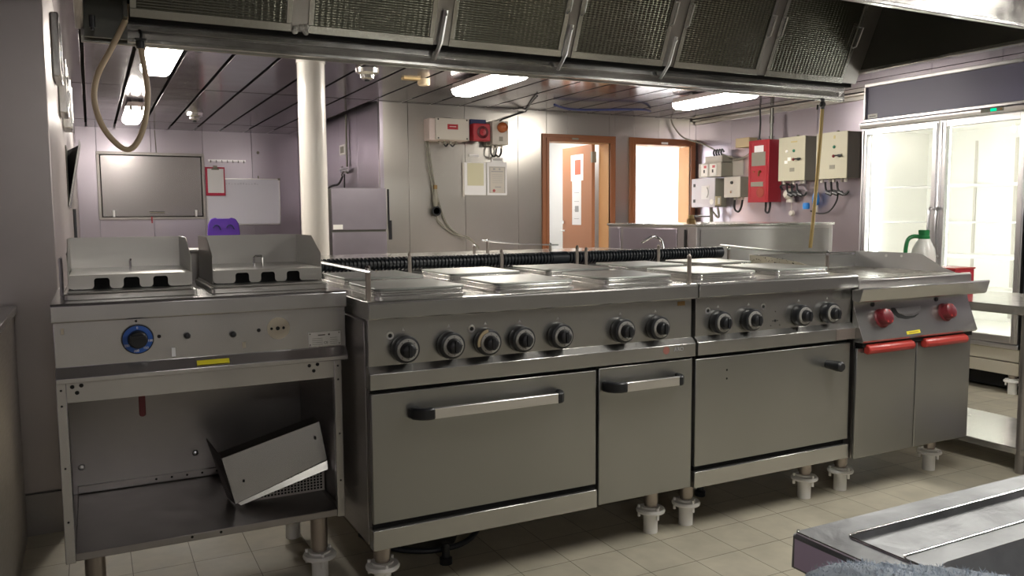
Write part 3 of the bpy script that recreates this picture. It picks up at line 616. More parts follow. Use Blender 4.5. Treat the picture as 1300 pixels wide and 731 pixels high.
# fryer covers
def cover(x0, x1, label, tilt=0.0):
    t = thing('fryer_cover', label, 'lid', ((x0+x1)/2, 2.75, 0.951), 'fryer covers')
    yf, yb = 2.60, 2.95
    bm = NB(); PR(bm, RR(x0-0.012, x1+0.008, yf-0.055, yb+0.03, 0.012), 'z', 0.951, 0.968); PR(bm, RR(x0-0.004, x1, yf-0.04, yb+0.02, 0.01), 'z', 0.968, 0.974); obj('pan_rim', bm, ST_LID, t, 0.002)
    bm = NB(); BX(bm, x0+0.006, x1-0.006, yf+0.03, yb-0.01, 0.974, 1.006); obj('dark_pan', bm, BLACKM, t)
    bm = NB(); PR(bm, [(yf, 1.014-tilt), (yb, 1.016+tilt), (yb, 1.018+tilt), (yf, 1.0165-tilt)], 'x', x0+0.003, x1-0.003); obj('lid_plate', bm, ST_LID, t, 0.0008)
    # front flange with three arched notches
    n0 = [(x0+0.064, x0+0.104), (x0+0.140, x0+0.182), (x0+0.218, x0+0.258)]
    r = 0.010; zt, zb = 1.0155, 0.977
    top = [(x0, zt), ]; pts = [(x0, zt), (x0, zb+r), (x0+0.003, zb+0.003), (x0+r, zb)]
    def arc(cx, cz, a0, a1, rr=r, n=4): return [(cx+rr*math.cos(math.radians(a0+(a1-a0)*i/n)), cz+rr*math.sin(math.radians(a0+(a1-a0)*i/n))) for i in range(n+1)]
    for a, b_ in n0:
        pts += arc(a-r, zb+r, -90, 0); pts += arc(a+r*0.8, zt-0.008-r*0.8, 180, 90, r*0.8); pts += arc(b_-r*0.8, zt-0.008-r*0.8, 90, 0, r*0.8); pts += arc(b_+r, zb+r, 180, 270)
    pts += [(x1-r, zb), (x1-0.003, zb+0.003), (x1, zb+r), (x1, zt)]
    # build the flange as strips between the outline and the straight top edge
    bm = NB(); low = pts[1:-1]
    for ya, yb2 in ((yf-0.0015, yf),):
        A = [bm.verts.new((px, ya, pz)) for px, pz in low]; T = [bm.verts.new((px, ya, zt)) for px, pz in low]
        for i in range(len(low)-1):
            if abs(low[i][0]-low[i+1][0]) > 1e-6:
                bm.faces.new((A[i], A[i+1], T[i+1], T[i]))
    r_ = bmesh.ops.extrude_face_region(bm, geom=bm.faces[:]); bmesh.ops.translate(bm, vec=(0, 0.0015, 0), verts=[v for v in r_['geom'] if isinstance(v, bmesh.types.BMVert)])
    obj('notched_flange', bm, ST_LID, t, smooth=False)
    bm = NB(); BX(bm, x0, x1, yb, yb+0.002, 0.98, 1.115); obj('splash_back', bm, ST_LID, t)
    for x in (x0-0.001, x1-0.001):
        bm = NB(); PR(bm, [(yf+0.005, 0.978), (yb, 0.978), (yb, 1.115), (yf+0.13, 1.115), (yf+0.012, 1.063), (yf+0.005, 1.056)], 'x', x, x+0.002); obj('side_wing', bm, ST_LID, t)
    return t
c1 = cover(-0.064, 0.260, 'notched fryer cover on the left, its wire handle seen edge-on')
c2 = cover(0.320, 0.648, 'notched fryer cover on the right, next to the hotplates')
bm = NB(); TB(bm, [(0.100, 2.735, 1.017), (0.100, 2.735, 1.046), (0.102, 2.745, 1.050), (0.102, 2.765, 1.050), (0.102, 2.775, 1.046), (0.102, 2.775, 1.017)], 0.0035, 8, False); obj('handle', bm, CHROME, c1)
bm = NB(); TB(bm, [(0.464, 2.74, 1.017), (0.464, 2.74, 1.046), (0.469, 2.743, 1.050), (0.490, 2.757, 1.050), (0.494, 2.76, 1.046), (0.494, 2.76, 1.017)], 0.0035, 8, False); obj('handle', bm, CHROME, c2)
bm = NB(); TB(bm, [(-0.085, 2.70, 0.952), (-0.085, 2.70, 1.06), (-0.085, 2.79, 1.06), (-0.085, 2.79, 0.952)], 0.004, 8, False)
tag(obj('wire_bracket', bm, ALU), 'thin wire bracket standing left of the left fryer cover', 'bracket')

# folded tray leaning on the open shelf
ty = thing('leaning_tray', 'bent stainless tray leaning on the open shelf under the fryer', 'tray', (0.52, 2.75, 0.258))
def quad_solid(bm, P, n, th):
    n = Vector(n).normalized()*th; A = [bm.verts.new(p) for p in P]; B = [bm.verts.new(Vector(p)+n) for p in P]
    bm.faces.new(A[::-1]); bm.faces.new(B)
    for i in range(len(P)): bm.faces.new((A[i], A[(i+1) % len(P)], B[(i+1) % len(P)], B[i]))
    return bm
q0 = [(0.333, 2.680, 0.415), (0.641, 2.66, 0.502), (0.658, 2.640, 0.376), (0.367, 2.660, 0.266)]
obj('face', quad_solid(NB(), q0, (0.05, -1, 0.4), 0.003), ST, ty, 0.001)
q1 = [(0.333, 2.682, 0.414), (0.641, 2.662, 0.501), (0.634, 2.70, 0.512), (0.328, 2.722, 0.424)]
obj('top_fold', quad_solid(NB(), q1, (0, 0, -1), 0.003), ST_SIDE, ty, 0.001)
q2 = [(0.372, 2.658, 0.270), (0.658, 2.638, 0.374), (0.658, 2.632, 0.344), (0.382, 2.652, 0.262)]
obj('lower_fold', quad_solid(NB(), q2, (0.05, -1, 0.4), 0.004), ST_TOP, ty, 0.001)
q3 = [(0.333, 2.682, 0.415), (0.367, 2.662, 0.266), (0.355, 2.76, 0.262), (0.300, 2.78, 0.460)]
obj('end_fold', quad_solid(NB(), q3, (1, 0, 0), 0.003), ST_SIDE, ty)
bm = NB(); BX(bm, 0.392, 0.398, 2.658, 2.672, 0.335, 0.343); BX(bm, 0.620, 0.625, 2.640, 2.660, 0.448, 0.457); obj('rivet', bm, BLACKM, ty)
# perforated tray beneath
pt = thing('perforated_tray', 'flat perforated strainer under the leaning tray on the shelf', 'strainer', (0.53, 2.7, 0.258))
bm = NB(); BX(bm, 0.40, 0.660, 2.690, 2.695, 0.258, 0.338); BX(bm, 0.40, 0.660, 2.695, 2.95, 0.258, 0.263); obj('sheet', bm, GREYP, pt)
bm = NB()
for i in range(23):
    for j in range(7): BX(bm, 0.408+i*0.0108, 0.4145+i*0.0108, 2.6888, 2.690, 0.265+j*0.0098, 0.2712+j*0.0098)
obj('perforation', bm, BLACKM, pt)

# ------------------------------------------------------------------ griddle
gr = thing('griddle', 'stainless griddle cabinet with red knobs and red door handles', 'griddle', (3.08, 2.6, 0.0))
bm = NB(); BX(bm, 2.735, 3.435, 2.30, 2.98, 0.17, 0.868); obj('body', bm, ST_SIDE, gr, 0.002)
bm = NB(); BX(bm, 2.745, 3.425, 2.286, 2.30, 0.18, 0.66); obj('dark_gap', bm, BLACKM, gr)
bm = NB(); BX(bm, 2.735, 3.445, 2.282, 2.98, 0.866, 0.906); obj('cooking_plate', bm, ST_SIDE, gr, 0.004)
bm = NB(); BX(bm, 2.76, 3.42, 2.32, 2.88, 0.9055, 0.9075); obj('plate_surface', bm, steel('seasoned_plate', (0.27, 0.25, 0.20), 0.3, 0.1), gr)
bm = NB(); BX(bm, 2.735, 3.445, 2.90, 2.904, 0.90, 0.982); obj('splash_back', bm, ST, gr)
bm = NB(); PR(bm, [(2.90, 0.904), (2.90, 0.984), (2.56, 0.984), (2.53, 0.981), (2.48, 0.957), (2.42, 0.925), (2.36, 0.906)], 'x', 3.442, 3.445); obj('splash_side', bm, steel('pale_side', (0.60, 0.60, 0.60), 0.4, 0.05), gr)
bm = NB(); PR(bm, [(2.90, 0.904), (2.90, 0.982), (2.78, 0.978), (2.62, 0.965), (2.45, 0.935), (2.36, 0.906)], 'x', 2.735, 2.738); obj('splash_side', bm, steel('dirty_side', (0.55, 0.52, 0.42), 0.4, 0.1, dirt=0.6), gr)
bm = NB()
for q in range(26): SPH(bm, (2.7345, random.uniform(2.62, 2.88), random.uniform(0.952, 0.975)), random.uniform(0.0015, 0.0035), (0.3, 1, 1), 8)
obj('rust_spot', bm, BLACKM, gr)
bm = NB(); CY(bm, (3.4405, 2.72, 0.966), (3.4415, 2.72, 0.966), 0.007); CY(bm, (3.4405, 2.635, 0.968), (3.4415, 2.635, 0.968), 0.006); obj('fixing_hole', bm, WHITE, gr)
bm = NB(); PR(bm, [(2.279, 0.868), (2.226, 0.880), (2.222, 0.876), (2.236, 0.826), (2.244, 0.820), (2.279, 0.826)], 'x', 2.69, 3.485); obj('grease_trough', bm, ST, gr, 0.003)
bm = NB(); PR(bm, [(2.298, 0.822), (2.292, 0.79), (2.243, 0.664), (2.25, 0.655), (2.30, 0.655), (2.30, 0.822)], 'x', 2.722, 3.442); obj('control_panel', bm, ST, gr, 0.002)
def slope_y(z): return 2.292-(0.79-z)*(0.049/0.126)
nx = Vector((0, -0.932, 0.362))
for x in (2.86, 3.258):
    c = Vector((x, slope_y(0.745), 0.745)); bm = NB(); LA(bm, [(0.040, 0), (0.040, 0.004), (0.033, 0.008), (0.034, 0.030), (0.030, 0.038), (0.020, 0.041)], c, nx, 26)
    kq = obj('knob', bm, DRED, gr)
    bm = NB(); 
    for s in (-1, 1):
        p = c+nx*0.036+Vector((s*0.012, 0, 0)); CY(bm, p+Vector((0, 0.36, 0.93))*0.026, p-Vector((0, 0.36, 0.93))*0.026, 0.005, n=8)
    obj('grip_ridge', bm, REDH, kq)
    c = Vector((x-0.03, slope_y(0.775)-0.004, 0.800)); bm = NB(); LA(bm, [(0.010, 0), (0.009, 0.006)], (x-0.03, 2.296, 0.802), 'y', 14); obj('indicator', bm, BLACK, gr)
c = lambda x, z, o_=0.0: (x, slope_y(z)-o_, z)
bm = NB(); pts = [(2.955, 0.780), (3.115, 0.782), (3.11, 0.765), (3.06, 0.752), (3.00, 0.752), (2.965, 0.762)]
A = [bm.verts.new(c(x, z, 0.004)) for x, z in pts]; bm.faces.new(A); r_ = bmesh.ops.extrude_face_region(bm, geom=bm.faces[:]); bmesh.ops.translate(bm, vec=(0, 0.006, 0), verts=[v for v in r_['geom'] if isinstance(v, bmesh.types.BMVert)])
obj('name_plate', bm, ST_BRIGHT, gr)
bm = NB(); pts = [(2.935, 0.782), (2.955, 0.782), (2.972, 0.758), (3.01, 0.745), (3.06, 0.744), (3.10, 0.752), (3.06, 0.737), (3.01, 0.733), (2.96, 0.742), (2.938, 0.762)]
A = [bm.verts.new(c(x, z, 0.0012)) for x, z in pts]; bm.faces.new(A); obj('pull_recess', bm, BLACKM, gr)
bm = NB(); A = [bm.verts.new(c(x, z, 0.001)) for x, z in ((2.985, 0.672), (3.07, 0.674), (3.07, 0.687), (2.985, 0.685))]; bm.faces.new(A); yl = obj('yellow_label', bm, YEL, gr)
bm = NB(); A = [bm.verts.new(c(x, z, 0.0016)) for x, z in ((2.998, 0.676), (3.058, 0.678), (3.058, 0.683), (2.998, 0.681))]; bm.faces.new(A); obj('label_print', bm, mat('faint_print_b', (0.45, 0.36, 0.02), 0.6), yl)
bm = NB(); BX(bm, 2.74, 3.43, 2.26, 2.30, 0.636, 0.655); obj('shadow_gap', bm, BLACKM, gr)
for a, b_, s in ((2.722, 3.079, 1), (3.085, 3.443, -1)):
    bm = NB(); BX(bm, a, b_, 2.272, 2.287, 0.176, 0.630); dd = obj('door', bm, ST_DOOR, gr, 0.003)
    ha = a+0.035 if s > 0 else a+0.02; hb = ha+0.275
    bm = NB(); prof = [(2.272, 0.610), (2.255, 0.605), (2.240, 0.612), (2.236, 0.625), (2.242, 0.640), (2.258, 0.647), (2.272, 0.646)]
    PR(bm, prof, 'x', ha, hb); obj('handle', bm, REDH, dd, 0.006)
for x in (2.795, 3.37): foot(gr, x, 2.40, 0.18); foot(gr, x, 2.90, 0.18)

# ------------------------------------------------------------------ floor things under the line
bn = thing('steel_pan', 'dark steel pan on the floor beneath the wide range', 'pan', (1.0, 2.72, 0.0))
bm = NB(); LA(bm, [(0.13, 0.0), (0.16, 0.10), (0.164, 0.10), (0.165, 0.104), (0.155, 0.104), (0.126, 0.008), (0.02, 0.008)], (1.02, 2.74, 0.0), n=40); obj('bowl', bm, ST_DARK, bn)
bm = NB(); TB(bm, [(0.80, 2.76, 0.05), (0.845, 2.63, 0.045), (0.96, 2.54, 0.04), (1.1, 2.54, 0.04), (1.2, 2.62, 0.055), (1.25, 2.75, 0.06)], 0.010, 10)
tag(obj('floor_hose', bm, RUBBER), 'black hose curling on the floor around the pan', 'hose')
for x, y, lb in ((1.02, 2.50, 'small black rubber stub on the floor below the oven door'), (2.22, 2.62, 'small black rubber stub on the floor below the narrower range'), (3.02, 2.6, 'small black rubber stub on the floor below the griddle')):
    bm = NB(); LA(bm, [(0.022, 0), (0.022, 0.02), (0.014, 0.025), (0.012, 0.07), (0.016, 0.075)], (x, y, 0), n=14); tag(obj('rubber_stub', bm, BLACK), lb, 'stub')

# ------------------------------------------------------------------ row behind
rb = thing('steel_counter', 'low stainless counter standing behind the ribbed hose', 'counter', (1.9, 4.3, 0))
bm = NB(); BX(bm, 0.75, 3.0, 3.92, 4.6, 0.15, 0.92); obj('body', bm, ST_SIDE, rb, 0.003)
bm = NB(); BX(bm, 0.72, 3.02, 3.90, 4.62, 0.92, 0.955); obj('worktop', bm, ST_TOP, rb, 0.003)
for x in (0.85, 2.9): foot(rb, x, 4.0, 0.16); foot(rb, x, 4.5, 0.16)
for x, zt, lb in ((1.958, 1.004, 'short dark post behind the hose where the wall cable ends'), (2.043, 1.03, 'taller post at the left end of the thin rear rail'), (2.462, 1.00, 'post at the right end of the thin rear rail, before the doorway')):
    t = thing('rail_post', lb, 'rail post', (x, 4.3, 0.955), 'rail posts behind the hose'); bm = NB(); CY(bm, (x, 4.3, 0.955), (x, 4.3, zt-0.008), 0.009, n=10); obj('bar', bm, FOOT_ST, t); bm = NB(); SPH(bm, (x, 4.3, zt-0.004), 0.010, seg=10); obj('tip', bm, CHROME, t)
bm = NB(); TB(bm, [(2.005, 4.288, 1.030), (2.12, 4.288, 1.018), (2.3, 4.288, 1.001), (2.51, 4.288, 0.993)], 0.004, 8); tag(obj('guard_rail', bm, ALU), 'thin pale rail crossing behind the hose in front of the doorway', 'rail')
sc = thing('steel_cabinet', 'tall stainless cabinet behind the narrower range and griddle', 'cabinet', (4.1, 4.7, 0))
bm = NB(); BX(bm, 3.50, 4.74, 4.20, 5.22, 0.1, 1.09); obj('body', bm, steel('cab_steel', (0.46, 0.43, 0.43), 0.33, 0.05), sc, 0.004)
bm = NB(); BX(bm, 3.49, 4.75, 4.19, 5.23, 1.09, 1.106); obj('top', bm, ST_TOP, sc, 0.003)
bm = NB(); BX(bm, 3.53, 4.70, 4.194, 4.20, 0.2, 1.07); obj('front_panel', bm, ST_SIDE, sc, 0.002)
bm = NB(); BX(bm, 3.494, 3.50, 4.40, 5.02, 0.2, 1.075); BX(bm, 3.494, 3.50, 5.06, 5.19, 0.2, 1.075); obj('side_panel', bm, WALL_V, sc, 0.002)
bm = NB(); BX(bm, 3.492, 3.4935, 4.30, 4.318, 0.6, 1.07); obj('dark_seam', bm, BLACKM, sc)
for x in (3.6, 4.6): foot(sc, x, 4.3, 0.11); foot(sc, x, 5.1, 0.11)
t = thing('brass_fitting', 'tarnished brass fitting standing on the steel cabinet top, before the white doorway', 'fitting', (3.56, 4.33, 1.106))
bm = NB(); LA(bm, [(0.030, 0), (0.030, 0.028), (0.026, 0.032), (0.026, 0.036)], (3.56, 4.33, 1.106)); obj('base', bm, BRONZE, t)
bm = NB(); LA(bm, [(0.019, 0.036), (0.019, 0.058), (0.016, 0.060)], (3.56, 4.33, 1.106)); obj('cap', bm, PIPEO, t)
bm = NB(); TB(bm, [(3.575, 4.33, 1.158), (3.68, 4.31, 1.156), (3.70, 4.31, 1.156)], 0.005, 8, False); obj('lever', bm, BLACK, t)
bm = NB(); LA(bm, [(0.025, 0), (0.025, 0.012), (0.020, 0.014)], (3.62, 4.26, 1.106)); tag(obj('round_cap', bm, ALU), 'small round steel cap on the cabinet corner', 'cap')  # round steel cap, not a container
sp = thing('water_spout', 'curved chrome water spout rising behind the ribbed hose', 'tap', (2.98, 3.90, 0.93))
bm = NB(); TB(bm, [(2.985, 3.885, 0.93), (2.985, 3.885, 0.985), (2.972, 3.885, 1.022), (2.945, 3.885, 1.040), (2.91, 3.885, 1.042), (2.875, 3.885, 1.030), (2.835, 3.885, 1.012)], 0.0075, 10); obj('spout', bm, CHROME, sp)
bm = NB(); CY(bm, (2.985, 3.885, 0.0), (2.985, 3.885, 0.935), 0.012); obj('riser', bm, CHROME, sp)

# two-tier steel cupboard by the recess
cb = thing('steel_cupboard', 'grey steel two-tier cupboard in the recess beside the white pillar', 'cupboard', (2.2, 7.6, 0))
bm = NB(); BX(bm, 1.955, 2.47, 7.42, 8.0, 0.05, 1.425); obj('body', bm, ST_DARK, cb, 0.003)
fm = steel('cupboard_front', (0.30, 0.27, 0.31), 0.4, 0.05)
bm = NB(); BX(bm, 1.955, 2.47, 7.40, 7.42, 1.045, 1.43); d_ = obj('door', bm, fm, cb, 0.003)
bm = NB(); BX(bm, 1.962, 2.05, 7.394, 7.40, 1.052, 1.095); obj('door_label', bm, WHITE, d_)
bm = NB(); BX(bm, 1.955, 2.47, 7.40, 7.42, 0.10, 1.025); obj('door', bm, fm, cb, 0.003)
bm = NB(); TB(bm, [(2.49, 7.40, 1.42), (2.492, 7.40, 1.1), (2.505, 7.40, 0.98)], 0.010, 8); CY(bm, (2.505, 7.40, 0.95), (2.505, 7.40, 1.13), 0.016, n=10); tag(obj('cable', bm, BLACK), 'thick black cable running down beside the grey cupboard', 'cable')

# recess side wall details
t = thing('wall_plate', 'small white framed window plate on the recess side wall', 'wall plate', (2.49, 8.9, 1.85))
bm = NB(); BX(bm, 2.488, 2.499, 8.82, 9.04, 1.84, 1.95); obj('frame', bm, WHITE, t, 0.002)
bm = NB(); BX(bm, 2.4865, 2.488, 8.86, 9.0, 1.86, 1.93); obj('pane', bm, GREYBOX, t)
t = thing('wall_tap', 'wall-mounted mixer tap with pipe up the recess side wall', 'tap', (2.46, 8.75, 1.6))
bm = NB(); CY(bm, (2.48, 8.72, 1.70), (2.48, 8.72, 2.25), 0.011, n=10); obj('riser_pipe', bm, GREYBOX, t)
bm = NB(); CY(bm, (2.45, 8.60, 1.66), (2.45, 8.85, 1.66), 0.018, n=12); CY(bm, (2.49, 8.72, 1.63), (2.42, 8.72, 1.70), 0.014, n=10); CY(bm, (2.42, 8.72, 1.60), (2.45, 8.72, 1.66), 0.012, n=10); BX(bm, 2.38, 2.45, 8.60, 8.625, 1.67, 1.685); obj('mixer', bm, CHROME, t)
bm = NB(); TB(bm, [(2.44, 8.76, 1.6), (2.43, 8.90, 1.52), (2.40, 9.1, 1.50), (2.36, 9.35, 1.42), (2.34, 9.45, 1.30)], 0.012, 8); TB(bm, [(2.45, 8.72, 1.62), (2.45, 8.74, 1.4), (2.46, 8.72, 1.3)], 0.007, 8); obj('hose', bm, BLACK, t)

# far wall: serving hatch, whiteboard, clipboard, hooks, chair
hs = thing('serving_hatch', 'closed stainless shutter of the serving hatch in the far wall', 'shutter', (0.7, 11.08, 1.15))
bm = NB(); BX(bm, 0.09, 1.31, 11.06, 11.10, 1.93, 1.965); BX(bm, 0.09, 1.31, 11.06, 11.10, 1.145, 1.175); BX(bm, 0.09, 0.125, 11.06, 11.10, 1.175, 1.93); BX(bm, 1.275, 1.31, 11.06, 11.10, 1.175, 1.93); obj('frame', bm, ST_SIDE, hs, 0.003)
bm = NB(); BX(bm, 0.135, 1.265, 11.075, 11.085, 1.185, 1.92); sh = obj('shutter_panel', bm, steel('shutter', (0.33, 0.31, 0.315), 0.24, 0.0, (1, 1, 1), dirt=0.0, det=1), hs, 0.002)
bm = NB(); BX(bm, 0.125, 1.275, 11.087, 11.099, 1.175, 1.93); obj('dark_joint', bm, BLACKM, hs)
bm = NB(); TB(bm, [(0.65, 11.07, 1.235), (0.65, 11.04, 1.235), (0.82, 11.04, 1.235), (0.82, 11.07, 1.235)], 0.009, 8, False); obj('handle', bm, CHROME, sh)
for x in (0.255, 1.19): bm = NB(); BX(bm, x-0.012, x+0.012, 11.05, 11.075, 1.18, 1.26); obj('latch', bm, ALU, hs, 0.002)
bm = NB(); BX(bm, 0.665, 0.68, 11.05, 11.056, 1.10, 1.18); obj('red_tag', bm, RED, hs)
bm = NB(); TB(bm, [(0.76, 11.09, 1.96), (0.755, 11.09, 2.1), (0.75, 11.09, 2.24)], 0.006, 6); tag(obj('cable', bm, GREYBOX), 'thin cable dropping from the ceiling to the serving hatch', 'cable')
wb = thing('whiteboard', 'white dry-wipe board hanging on the far wall', 'whiteboard', (1.78, 11.08, 1.07))
bm = NB(); BX(bm, 1.33, 2.23, 11.075, 11.09, 1.075, 1.655); obj('board', bm, WBOARD, wb)
bm = NB(); BX(bm, 1.32, 2.24, 11.07, 11.095, 1.065, 1.08); BX(bm, 1.32, 2.24, 11.07, 11.095, 1.650, 1.665); BX(bm, 1.32, 1.334, 11.07, 11.095, 1.08, 1.65); BX(bm, 2.226, 2.24, 11.07, 11.095, 1.08, 1.65); obj('frame', bm, ALU, wb, 0.002)
bm = NB(); BX(bm, 2.215, 2.245, 11.065, 11.098, 1.645, 1.67); CY(bm, (1.97, 11.085, 1.665), (1.97, 11.085, 1.70), 0.008); obj('corner_cap', bm, GREYBOX, wb)
bm = NB()
for i in range(12): BX(bm, 1.56+i*0.035, 1.56+i*0.035+random.uniform(0.012, 0.028), 11.0742, 11.075, 1.585, 1.59+random.uniform(0.005, 0.02))
obj('faint_writing', bm, mat('faint_pen', (0.55, 0.55, 0.64), 0.5), wb)
cl = thing('clipboard', 'red clipboard with blank white sheet hung on the far wall', 'clipboard', (1.43, 11.05, 1.44))
bm = NB(); BX(bm, 1.315, 1.55, 11.050, 11.058, 1.44, 1.80); obj('board', bm, mat('crimson', (0.50, 0.015, 0.06), 0.4), cl, 0.003)
bm = NB(); BX(bm, 1.34, 1.535, 11.047, 11.050, 1.475, 1.78); obj('sheet', bm, PAPER, cl)
bm = NB(); BX(bm, 1.39, 1.48, 11.03, 11.048, 1.765, 1.785); BX(bm, 1.41, 1.46, 11.035, 11.048, 1.785, 1.82); obj('clip', bm, GREYBOX, cl, 0.003)
t = thing('hook_rail', 'faint clear hook rail above the clipboard', 'hook rail', (1.6, 11.09, 1.87))
bm = NB(); BX(bm, 1.36, 1.82, 11.090, 11.098, 1.875, 1.90); obj('rail', bm, ALU, t)
for i in range(7): bm = NB(); TB(bm, [(1.39+i*0.067, 11.088, 1.89), (1.39+i*0.067, 11.07, 1.86), (1.39+i*0.067, 11.065, 1.875)], 0.005, 6); obj('hook', bm, CHROME, t)
bm = NB(); LA(bm, [(0.02, 0), (0.015, 0.02)], (1.98, 11.099, 2.0), 'y', 12); tag(obj('wall_peg', bm, GREYBOX), 'small dark knob on the far wall above the whiteboard', 'knob')
pc = thing('plastic_chair', 'purple moulded plastic chair, its back showing over the fryer covers', 'chair', (1.24, 9.1, 0))
bm = NB(); prof = [(1.085, 0.86), (1.07, 1.0), (1.08, 1.10), (1.105, 1.15), (1.15, 1.165), (1.17, 1.155), (1.29, 1.155), (1.31, 1.165), (1.355, 1.15), (1.385, 1.10), (1.395, 1.0), (1.38, 0.86)]
PR(bm, prof, 'y', 9.0, 9.02); bk = obj('backrest', bm, PURPLE, pc, 0.008)
for x in (1.165, 1.30): bm = NB(); TB(bm, [(x-0.04, 8.995, 1.06), (x-0.02, 8.992, 1.085), (x+0.015, 8.992, 1.08), (x+0.035, 8.995, 1.04)], 0.006, 8); obj('moulded_groove', bm, NAVY, bk)
bm = NB(); PR(bm, RR(1.06, 1.40, 9.02, 9.38, 0.05), 'z', 0.84, 0.87); obj('seat', bm, PURPLE, pc, 0.008)
for x in (1.09, 1.37):
    for y in (9.06, 9.34): bm = NB(); CY(bm, (x, y, 0.0), (x*0.98+0.024, y, 0.85), 0.018, n=10); obj('leg', bm, PURPLE, pc)

# left wall details
t = thing('wall_bin', 'open wedge-shaped steel holder on the left wall', 'holder', (-0.09, 5.9, 1.24))
bm = NB(); PR(bm, [(-0.118, 1.245), (-0.040, 1.655), (-0.036, 1.655), (-0.112, 1.24)], 'y', 5.75, 6.25); obj('flap', bm, ST, t)
bm = NB(); PR(bm, [(-0.118, 1.245), (-0.114, 1.245), (-0.112, 1.62), (-0.118, 1.62)], 'y', 5.75, 6.25); obj('back_plate', bm, ST_DARK, t)
bm = NB(); PR(bm, [(-0.117, 1.25), (-0.044, 1.64), (-0.117, 1.60)], 'y', 5.99, 6.02); obj('divider', bm, BLACKM, t)
for i, (y, z, lb) in enumerate(((4.2, 1.80, 'glossy steel wall box high on the left wall, nearest one'), (4.9, 1.72, 'glossy steel wall box high on the left wall, middle one'), (5.5, 1.70, 'glossy steel wall box high on the left wall, farthest one'))):
    t = thing('wall_box', lb, 'wall box', (-0.10, y, z), 'glossy boxes on the left wall'); bm = NB(); BX(bm, -0.119, -0.085+0.008*i, y, y+0.3, z, z+0.28); obj('case', bm, ST_BRIGHT, t, 0.006); bm = NB(); BX(bm, -0.085+0.008*i, -0.080+0.008*i, y+0.04, y+0.26, z+0.04, z+0.24); obj('cover', bm, CHROME, t, 0.003)
bm = NB(); CY(bm, (-0.095, 6.3, 0.9), (-0.095, 6.3, 1.235), 0.010, n=8); tag(obj('cable', bm, BLACK), 'black cable dropping below the wedge holder on the left wall', 'cable')
lc = thing('side_counter', 'dark stainless counter at the far left edge', 'counter', (-0.6, 2.6, 0))
bm = NB(); BX(bm, -1.2, -0.262, 2.2, 3.42, 0.0, 0.84); obj('body', bm, ST_SIDE, lc, 0.003)
bm = NB(); BX(bm, -1.21, -0.25, 2.18, 3.42, 0.84, 0.865); obj('worktop', bm, ST, lc, 0.003)

# ------------------------------------------------------------------ electrical boxes, back wall
def glands(parent, xs, y, z, m=BLACK, loops=True, axis='y'):
    bm = NB()
    for i, x in enumerate(xs):
        if axis == 'y':
            CY(bm, (x, y, z), (x, y, z-0.03), 0.011, n=10)
        else: CY(bm, (y, x, z), (y, x, z-0.03), 0.011, n=10)
    return obj('cable_gland', bm, m, parent)
t = thing('junction_box', 'pinkish white junction box with red label on the back wall', 'junction box', (3.13, 7.5, 1.90))
bm = NB(); BX(bm, 2.93, 3.325, 7.44, 7.60, 1.895, 2.105); obj('case', bm, PINKW, t, 0.008)
bm = NB(); BX(bm, 2.985, 3.335, 7.41, 7.44, 1.90, 2.108); obj('cover', bm, GREYP, t, 0.006)
bm = NB(); BX(bm, 3.105, 3.215, 7.407, 7.41, 2.00, 2.05); obj('red_label', bm, RED, t)
bm = NB(); BX(bm, 3.125, 3.195, 7.4062, 7.407, 2.024, 2.030); obj('label_print', bm, PINKW, t)
glands(t, (3.05, 3.11, 3.17, 3.23), 7.5, 1.895, GREYBOX)
bm = NB()
for x in (3.12, 3.19): TB(bm, [(x-0.02, 7.5, 1.868), (x, 7.49, 1.845), (x+0.025, 7.5, 1.868)], 0.008, 8)
for x in (3.01, 3.31):
    for z in (1.915, 2.093): CY(bm, (x, 7.408, z), (x, 7.412, z), 0.008, n=10)
obj('cable_loop', bm, BLACK, t)
t = thing('alarm_siren', 'red square siren with round horn on the back wall', 'siren', (3.47, 7.5, 1.90))
bm = NB(); BX(bm, 3.39, 3.56, 7.50, 7.60, 1.92, 2.12); obj('backbox', bm, NAVY, t, 0.004)
bm = NB(); BX(bm, 3.375, 3.56, 7.40, 7.50, 1.90, 2.07); obj('case', bm, RED, t, 0.010)
bm = NB(); LA(bm, [(0.062, 0), (0.060, 0.006), (0.050, 0.004), (0.045, 0.001), (0.02, 0.001)], (3.475, 7.40, 1.985), 'y'); hn = obj('horn_ring', bm, mat('dark_maroon', (0.10, 0.005, 0.01), 0.4), t)
bm = NB(); LA(bm, [(0.034, 0.0), (0.033, 0.007), (0.020, 0.009)], (3.475, 7.40, 1.985), 'y'); LA(bm, [(0.012, 0.009), (0.010, 0.014)], (3.475, 7.40, 1.985), 'y'); obj('horn_centre', bm, RED, hn)
t = thing('beacon_box', 'grey box with an amber dome light on the back wall', 'alarm light', (3.66, 7.5, 1.87))
bm = NB(); BX(bm, 3.57, 3.66, 7.52, 7.60, 1.865, 2.10); obj('side_case', bm, GREYBOX, t, 0.004)
bm = NB(); BX(bm, 3.61, 3.79, 7.46, 7.60, 1.875, 2.11); obj('case', bm, GREYP, t, 0.006)
bm = NB(); LA(bm, [(0.052, 0), (0.052, 0.02), (0.045, 0.05), (0.025, 0.068), (0.005, 0.072)], (3.715, 7.46, 2.045), 'y'); obj('amber_dome', bm, AMBER, t)
bm = NB(); BX(bm, 3.685, 3.725, 7.457, 7.46, 1.91, 1.955); obj('window', bm, GREYBOX, t)
glands(t, (3.64, 3.69, 3.74), 7.52, 1.875, GREYP)
bm = NB(); TB(bm, [(3.625, 7.53, 1.85), (3.63, 7.53, 1.78), (3.67, 7.53, 1.765), (3.69, 7.53, 1.85)], 0.009, 8); TB(bm, [(3.66, 7.5, 1.78), (3.70, 7.5, 1.76), (3.735, 7.52, 1.80), (3.74, 7.53, 1.85)], 0.010, 8); obj('cable_loop', bm, BLACK, t)
